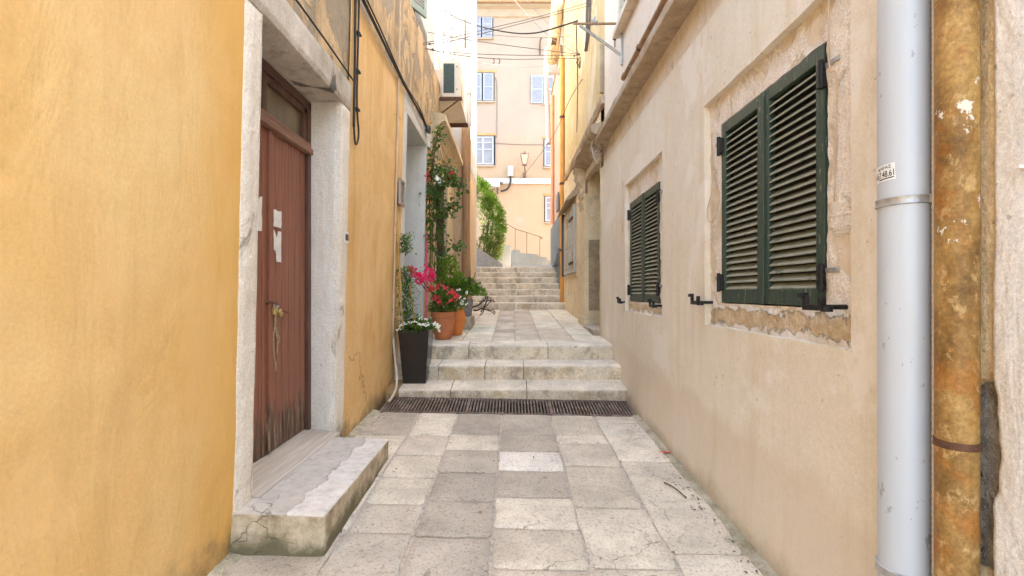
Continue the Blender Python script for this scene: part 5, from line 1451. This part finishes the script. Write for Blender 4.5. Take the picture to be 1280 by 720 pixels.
# bush
bu = thing('bush', 'tall bright green leafy bush leaning over the grey parapet', 'bush', (-1.0, 16.3, 2.35))
fo = MB(); rnd = random.Random(3)
def bushr(z):   # right edge at height
    t = (z-2.3)/(5.35-2.3)
    tab = [(0, -.55), (.12, -.42), (.3, -.28), (.45, -.20), (.6, -.28), (.75, -.50), (.9, -.80), (1, -1.05)]
    for (a, x0), (b, x1) in zip(tab, tab[1:]):
        if t <= b: return x0+(x1-x0)*(t-a)/(b-a)
    return -1.05
clumps = []
for k in range(300):
    z = rnd.uniform(2.35, 5.35); xr = bushr(z)
    x = xr-(abs(rnd.gauss(0, .35)))-.03; y = 16.3+rnd.uniform(-.7, .6)*(.5+.5*(1-(z-2.3)/3.1))
    if x < -1.9: continue
    clumps.append(Vector((x, y, z)))
for c in clumps:
    n = 42; r = rnd.uniform(.08, .17)
    for _ in range(n):
        q = Vector((rnd.gauss(0, 1), rnd.gauss(0, 1), rnd.gauss(0, 1))).normalized()*r*rnd.random()**.4
        d = (q.normalized()+Vector((.35, -.3, .5))+Vector((rnd.gauss(0, .3), rnd.gauss(0, .3), rnd.gauss(0, .3))))
        L = rnd.uniform(.05, .10)
        mi = 1 if rnd.random() < (.32 if c.z < 3.3 else .03) else 0
        fo.leaf(c+q, d, Vector((rnd.gauss(0, .4), rnd.gauss(0, .4), 1)), L, L*.42, mi)
fo.build('foliage', ['leaf_bush', 'leaf_dry'], bu, fix=False)
m = MB()
for k in range(9):
    a = Vector((-1.1+rnd.uniform(-.2, .3), 16.3+rnd.uniform(-.2, .2), 2.25)); c = rnd.choice(clumps)
    m.tube(catmull([a, (a+c)/2+Vector((rnd.uniform(-.1, .1), 0, .1)), c], 4), .02, 6, rfun=lambda t: .028*(1-t)+.006)
m.build('stems', 'stem', bu, smooth=True)

# ------------------------------------------------------------------ pots and plants
def square_pot(mb, cx, cy, z0, wb, wt, h, t=.02, r=.01):
    b, a = wb/2, wt/2
    q = lambda w, z: [(cx-w, cy-w, z), (cx+w, cy-w, z), (cx+w, cy+w, z), (cx-w, cy+w, z)]
    vs = q(b, z0)+q(b+.006, z0+.01)+q(a, z0+h-.008)+q(a, z0+h)+q(a-t, z0+h)+q(a-t-.01, z0+h-.06)
    fs = [(3, 2, 1, 0)]
    for l in range(5):
        for k in range(4): fs.append((l*4+k, l*4+(k+1) % 4, (l+1)*4+(k+1) % 4, (l+1)*4+k))
    fs.append((20, 21, 22, 23)); mb.add(vs, fs)
def mound(fo, c, rx, ry, rz, n, L, mi=0, rnd=rnd, up=.6, ratio=.6):
    for _ in range(n):
        q = Vector((rnd.gauss(0, 1), rnd.gauss(0, 1), abs(rnd.gauss(0, 1)))).normalized()
        k = rnd.random()**.35
        p = Vector(c)+Vector((q.x*rx*k, q.y*ry*k, q.z*rz*k))
        d = q+Vector((rnd.gauss(0, .5), rnd.gauss(0, .5), up*rnd.random()))
        l = L*rnd.uniform(.6, 1.3); fo.leaf(p, d, Vector((rnd.gauss(0, .3), rnd.gauss(0, .3), 1)), l, l*ratio, mi)
def stem_to(mb, a, b, r, bow=.04):
    a, b = Vector(a), Vector(b); mb.tube(catmull([a, (a+b)/2+Vector((rnd.uniform(-bow, bow), rnd.uniform(-bow, bow), 0)), b], 4), r, 5)

# black planter
bp = thing('potted_plant', 'tall tapered black planter with white flowers and bamboo stakes on the bottom step', 'potted plant', (-1.21, 6.2, .33))
bc = (-1.225, 6.16, .335)
m = MB(); square_pot(m, bc[0], bc[1], bc[2], .27, .385, .69); m.build('pot', 'pot_black', bp)
m = MB(); m.box(bc[0]-.17, bc[0]+.17, bc[1]-.17, bc[1]+.17, bc[2]+.55, bc[2]+.64); m.build('soil', 'soil', bp)
top = bc[2]+.65
fo = MB(); mound(fo, (bc[0]+.05, bc[1]-.02, top), .25, .22, .16, 420, .055)
# climber up the stakes
for k in range(1900):
    t = rnd.random(); z = top+t*1.35
    w = .10*(1-.45*t)+.02
    c = Vector((bc[0]-.115-.09*t*.4+rnd.gauss(0, w*.55), bc[1]-.02+rnd.gauss(0, w*.6), z))
    if z > top+.75 and noise.noise(Vector((z*5, 1, 1))) < -.05: continue
    fo.leaf(c, Vector((rnd.gauss(0, 1), rnd.gauss(0, 1), rnd.gauss(.1, .6))), Vector((0, 0, 1)), rnd.uniform(.035, .065), rnd.uniform(.016, .028), 0 if rnd.random() < .7 else 1)
for k in range(9):   # loose sprigs
    z = top+rnd.uniform(.1, 1.35); a = Vector((bc[0]-.14, bc[1], z)); b = a+Vector((rnd.uniform(.08, .2), rnd.uniform(-.2, .1), rnd.uniform(.02, .14)))
    for j in range(12):
        p = a.lerp(b, j/11); fo.leaf(p, Vector((rnd.gauss(0, 1), rnd.gauss(0, 1), rnd.gauss(0, .5))), Vector((0, 0, 1)), .04, .018, 1)
fo.build('foliage', ['leaf', 'leaf_light'], bp, fix=False)
for k in range(30):
    fl3 = MB()
    a = rnd.uniform(-.26, .27); p = Vector((bc[0]+.06+a, bc[1]-.08+rnd.uniform(-.16, .16), top+.13-abs(a)*.25+rnd.uniform(-.03, .05)))
    for j in range(5):
        fl3.flower(p+Vector((rnd.gauss(0, .014), rnd.gauss(0, .014), rnd.gauss(0, .01))), Vector((rnd.gauss(0, .5), -.6, .8)), .018, 5)
    fl3.build('blossom', 'white_petal', bp, fix=False)
for dx0, dx1, dy, hgt, r in ((-.14, -.235, -.12, 1.62, .011), (.015, -.075, -.05, .62, .008)):
    m = MB(); m.tube([(bc[0]+dx0, bc[1]+dy, top-.1), (bc[0]+dx1, bc[1]+dy, top+hgt)], r, 8); m.build('stake', 'bamboo', bp, smooth='auto')
# terracotta pot with red geranium
tg = thing('potted_plant', 'brown terracotta pot of red geraniums on the top step', 'potted plant', (-1.05, 7.25, .79))
tc = (-1.035, 7.25, .79)
m = MB(); m.lathe([(.11, 0), (.125, .02), (.15, .12), (.168, .24), (.172, .33), (.185, .335), (.19, .36), (.188, .41), (.178, .415), (.165, .41), (.16, .37), (.0, .36)], tc, 32); m.build('pot', 'terracotta', tg, smooth='auto')
fo = MB(); mound(fo, (tc[0]+.02, tc[1], tc[2]+.40), .25, .24, .33, 520, .06, ratio=.85)
fo.build('foliage', ['leaf'], tg, fix=False)
for px, py, n in ((540, 362, 26), (545, 372, 22), (549, 377, 20), (566, 366, 26), (570, 371, 22), (548, 358, 14), (562, 378, 12), (556, 361, 10)):
    c = P(px, py, 7.08); fl4 = MB()
    for j in range(n): fl4.flower(c+Vector((rnd.gauss(0, .026), rnd.gauss(0, .03), rnd.gauss(0, .024))), Vector((rnd.gauss(0, .6), -.8, rnd.gauss(.3, .5))), .022, 5)
    fl4.build('blossom', 'red', tg, fix=False)
for k in range(16):
    wf_ = MB()
    c = P(rnd.uniform(566, 584), rnd.uniform(362, 384), 7.2)
    for j in range(3): wf_.flower(c+Vector((rnd.gauss(0, .012), 0, rnd.gauss(0, .012))), Vector((rnd.gauss(0, .5), -.8, .4)), .016, 5)
    wf_.build('pale_blossom', 'white_petal', tg, fix=False)
# bright terracotta jar
tj = thing('potted_plant', 'bright orange clay jar with leafy plant behind the geranium pot', 'potted plant', (-.9, 7.7, .8))
jc = (-.905, 7.72, .81)
m = MB(); m.lathe([(.09, 0), (.10, .015), (.105, .05), (.14, .12), (.16, .22), (.155, .32), (.13, .40), (.125, .43), (.135, .45), (.12, .455), (.0, .43)], jc, 28); m.build('pot', 'terracotta_bright', tj, smooth='auto')
fo = MB(); mound(fo, (jc[0]-.02, jc[1], jc[2]+.43), .2, .2, .3, 260, .06, ratio=.7); fo.build('foliage', 'leaf', tj, fix=False)
# ledge and grey planter
m = MB(); m.bbox(-1.5, -.72, 8.4, 9.2, .78, 1.06, .018)
tag(m.build('stone_ledge', 'step', None), 'low pale stone ledge carrying the grey planter', 'ledge')
gp = thing('potted_plant', 'square grey planter with bushy bright green plant on the stone ledge', 'potted plant', (-.86, 8.75, 1.06))
m = MB(); square_pot(m, -.88, 8.75, 1.062, .26, .32, .30); m.build('pot', 'pot_grey', gp)
fo = MB()
for c, r, n in (((-.95, 8.7, 1.45), (.42, .3, .30), 620), ((-1.1, 8.5, 1.6), (.28, .25, .38), 420), ((-.75, 8.7, 1.42), (.30, .25, .20), 320), ((-1.15, 8.6, 1.95), (.18, .2, .2), 140)):
    mound(fo, c, r[0], r[1], r[2], n, .075, 0 if rnd.random() < .8 else 1, ratio=.6)
fo.build('foliage', ['leaf_light', 'leaf'], gp, fix=False)
m = MB()
for k in range(8): stem_to(m, (-.88+rnd.uniform(-.05, .05), 8.75, 1.3), (-.9+rnd.uniform(-.35, .3), 8.7+rnd.uniform(-.2, .2), 1.6+rnd.uniform(0, .35)), .006)
m.build('stems', 'stem', gp)
# driftwood
m = MB(); base = P(592, 388, 8.75)
def branch(p, d, L, r, depth):
    e = p+d*L; m.tube(catmull([p, (p+e)/2+Vector((rnd.uniform(-.02, .02), rnd.uniform(-.02, .02), rnd.uniform(-.02, .02))), e], 3), r, 5, rfun=lambda t: r*(1-.35*t))
    if depth == 0: return
    for k in range(2):
        branch(e, (d+Vector((rnd.uniform(-.35, .5), rnd.uniform(-.4, .4), rnd.uniform(-.7, .75)))).normalized(), L*rnd.uniform(.55, .8), r*.75, depth-1)
branch(base, Vector((.9, -.1, .25)).normalized(), .15, .018, 4); branch(base+Vector((-.02, 0, .06)), Vector((.8, .1, .3)).normalized(), .14, .016, 3)
m.tube(catmull([P(601, 390, 8.75), P(607, 380, 8.7), P(610, 370, 8.7)], 3), .012, 5); m.tube(catmull([P(600, 394, 8.5), P(604, 390, 8.7), P(606, 382, 8.7)], 3), .010, 5)
tag(m.build('driftwood', 'twig', None, smooth=True), 'dark branching driftwood leaning beside the grey planter', 'driftwood')
# pink pole
m = MB(); m.tube([(-1.45, 8.12, .8), (-1.44, 8.1, 2.5)], .018, 10)
pk = m
tag(pk.build('pole', 'pinkpole', None, smooth='auto'), 'thin pink painted pole against the white doorway', 'pole')
# bougainvillea blossom sprays
bg = thing('bougainvillea', 'magenta bougainvillea sprays arching over the black planter', 'bougainvillea', (-1.2, 6.9, .9))
for px, py, n, Y in ((512, 336, 16, 6.6), (517, 339, 14, 6.6), (520, 343, 12, 6.6), (524, 344, 20, 6.7), (529, 346, 22, 6.7), (526, 351, 16, 6.7), (524, 353, 10, 6.7), (533, 336, 14, 6.9), (539, 340, 22, 6.9), (543, 345, 18, 6.9), (538, 350, 14, 6.9), (536, 345, 12, 6.9), (515, 342, 10, 6.6)):
    c = P(px, py, Y); fm = MB()
    for j in range(n): fm.flower(c+Vector((rnd.gauss(0, .026), rnd.gauss(0, .03), rnd.gauss(0, .024))), Vector((rnd.gauss(0, .7), -.8, rnd.gauss(.2, .6))), .026, 4)
    fm.build('blossom', 'pink', bg, fix=False)
m = MB(); 
for a, b in (((560, 375, 7.3), (540, 342, 6.9)), ((548, 372, 7.2), (526, 346, 6.7)), ((535, 365, 7.0), (514, 337, 6.6))): stem_to(m, P(*a), P(*b), .006, .08)
m.build('stems', 'stem', bg)
fo = MB()
for k in range(90):
    px = rnd.uniform(512, 556); c = P(px, 345+rnd.gauss(0, 10)+(px-512)*.3, 7.0)
    fo.leaf(c, Vector((rnd.gauss(0, 1), rnd.gauss(0, 1), rnd.gauss(0, .6))), Vector((0, 0, 1)), .05, .03)
fo.build('foliage', 'leaf', bg, fix=False)
# climbing vine on the doorway
vn = thing('climbing_vine', 'dark leafed climbing rose hanging beside the white doorway', 'vine', (-1.4, 8.3, .9))
m = MB(); fo = MB()
paths = [[(537, 345), (538, 300), (537, 255), (540, 215), (545, 178), (548, 160)], [(543, 340), (545, 290), (548, 250), (553, 225), (562, 215)],
         [(540, 330), (541, 280), (545, 240), (556, 228), (570, 226), (580, 232)], [(538, 240), (545, 216), (555, 208), (566, 216), (574, 240)],
         [(535, 290), (532, 270), (536, 230), (541, 200)], [(552, 335), (553, 300), (556, 270), (562, 258), (568, 255)], [(545, 300), (551, 280), (548, 255), (545, 235)], [(543, 215), (540, 190), (549, 172), (553, 168)], [(548, 318), (560, 312), (570, 306), (577, 303)]]
for i, pth in enumerate(paths):
    yy = 8.15+.10*rnd.uniform(-1, 1.5)
    cp = catmull([P(a, b, yy+rnd.uniform(-.1, .1)) for a, b in pth], 6)
    m.tube(cp, .007 if i else .012, 5)
    for p in cp:
        _, py = in_px(p)
        dens = 6 if 200 < py < 270 else (4 if py < 310 else 2)
        if i in (7, 8): dens = 3
        for _ in range(dens):
            q = p+Vector((rnd.gauss(0, .055), rnd.gauss(0, .07), rnd.gauss(0, .06)))
            L = rnd.uniform(.055, .105); fo.leaf(q, Vector((rnd.gauss(0, .8), rnd.gauss(-.3, .7), rnd.gauss(-.6, .6))), Vector((rnd.gauss(0, .5), -.6, .8)), L, L*.72, 0 if rnd.random() < .55 else 1)
m.build('stems', 'stem', vn, smooth=True)
fo.build('foliage', ['leaf_dark', 'leaf'], vn, fix=False)
for px, py, n in ((563, 217, 22), (565, 221, 14), (532, 218, 9), (533, 222, 6)):
    fr_ = MB()
    for j in range(n): fr_.flower(P(px, py, 8.1)+Vector((rnd.gauss(0, .03), rnd.gauss(0, .03), rnd.gauss(0, .03))), Vector((rnd.gauss(0, .6), -.8, .3)), .03, 4)
    fr_.build('blossom', 'red', vn, fix=False)

# ------------------------------------------------------------------ litter
m = MB()
px = 831; Yl = 4.15
c = Vector(((px-640)/F*4.18, 4.18, gz(1.3, 4.18)+.012))
m.leaf(c+Vector((-.05, .02, .004)), Vector((1, -.25, .02)), Vector((0, 0, 1)), .11, .035); m.leaf(c+Vector((0, .01, .006)), Vector((1, -.5, .1)), Vector((0, 0, 1)), .07, .03)
tag(m.build('fallen_petal', 'leaf_red', None, fix=False), 'bright red petal lying on the paving by the beige wall', 'petal')
m = MB()
for k in range(110):
    y = rnd.uniform(2.2, 5.1); x = 1.30-abs(rnd.gauss(0, .06))
    if rnd.random() < .18: x = rnd.uniform(-1.0, 1.2)
    if rnd.random() < .12: x = -1.42+abs(rnd.gauss(0, .05)); y = rnd.uniform(4.1, 5.2)
    s = rnd.uniform(.006, .018); p = Vector((x, y, gz(x, y)+.008))
    m.leaf(p, Vector((rnd.gauss(0, 1), rnd.gauss(0, 1), .15)), Vector((rnd.gauss(0, .3), 0, 1)), s*1.8, s)
o = m.build('litter', 'debris', None, fix=False); o['kind'] = 'stuff'; tag(o, 'scatter of dry leaf crumbs along the paving edge', 'litter')
m = MB(); m.tube(catmull([Vector((1.14, 3.60, gz(1.14, 3.6)+.012)), Vector((1.18, 3.50, gz(1.18, 3.5)+.02)), Vector((1.22, 3.36, gz(1.2, 3.36)+.012))], 4), .005, 5)
tag(m.build('twig', 'debris', None), 'thin dry twig on the paving near the beige wall', 'twig')

# ------------------------------------------------------------------ light, camera
w = D.worlds.new('World'); SC.world = w; w.use_nodes = True
nt = w.node_tree; bg_ = nt.nodes['Background']
sky = nt.nodes.new('ShaderNodeTexSky'); sky.sky_type = 'NISHITA'; sky.sun_disc = False
EL, AZ = R(47), R(66)     # azimuth from +Y towards +X
sky.sun_elevation = EL; sky.sun_rotation = AZ; sky.air_density = 1.0; sky.dust_density = 2.5; sky.ozone_density = .8
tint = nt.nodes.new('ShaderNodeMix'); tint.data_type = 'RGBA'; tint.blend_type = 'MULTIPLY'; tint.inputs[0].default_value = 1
tint.inputs[7].default_value = (1, .922, .80, 1)      # warm tint added over the sky light as white balance
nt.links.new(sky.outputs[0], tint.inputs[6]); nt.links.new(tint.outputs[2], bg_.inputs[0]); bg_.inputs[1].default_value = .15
sd = D.lights.new('sun', 'SUN'); sd.energy = 2.0; sd.angle = R(.6); sd.color = (1, .93, .82)
so = D.objects.new('sun', sd); COL.objects.link(so)
dirv = Vector((math.sin(AZ)*math.cos(EL), math.cos(AZ)*math.cos(EL), math.sin(EL)))
so.rotation_euler = dirv.to_track_quat('Z', 'Y').to_euler()
cd = D.cameras.new('camera'); co = D.objects.new('camera', cd); COL.objects.link(co)
co.location = (0, 0, 1.5); co.rotation_euler = (R(90), 0, 0)
cd.sensor_width = 36; cd.lens = 600/1280*36; cd.shift_y = 5/1280; cd.clip_end = 1500; cd.clip_start = .05
SC.camera = co
SC.view_settings.view_transform = 'Standard'; SC.view_settings.look = 'None'
SC.view_settings.exposure = 3.55; SC.view_settings.gamma = 1
SC.cycles.max_bounces = 10; SC.cycles.diffuse_bounces = 7
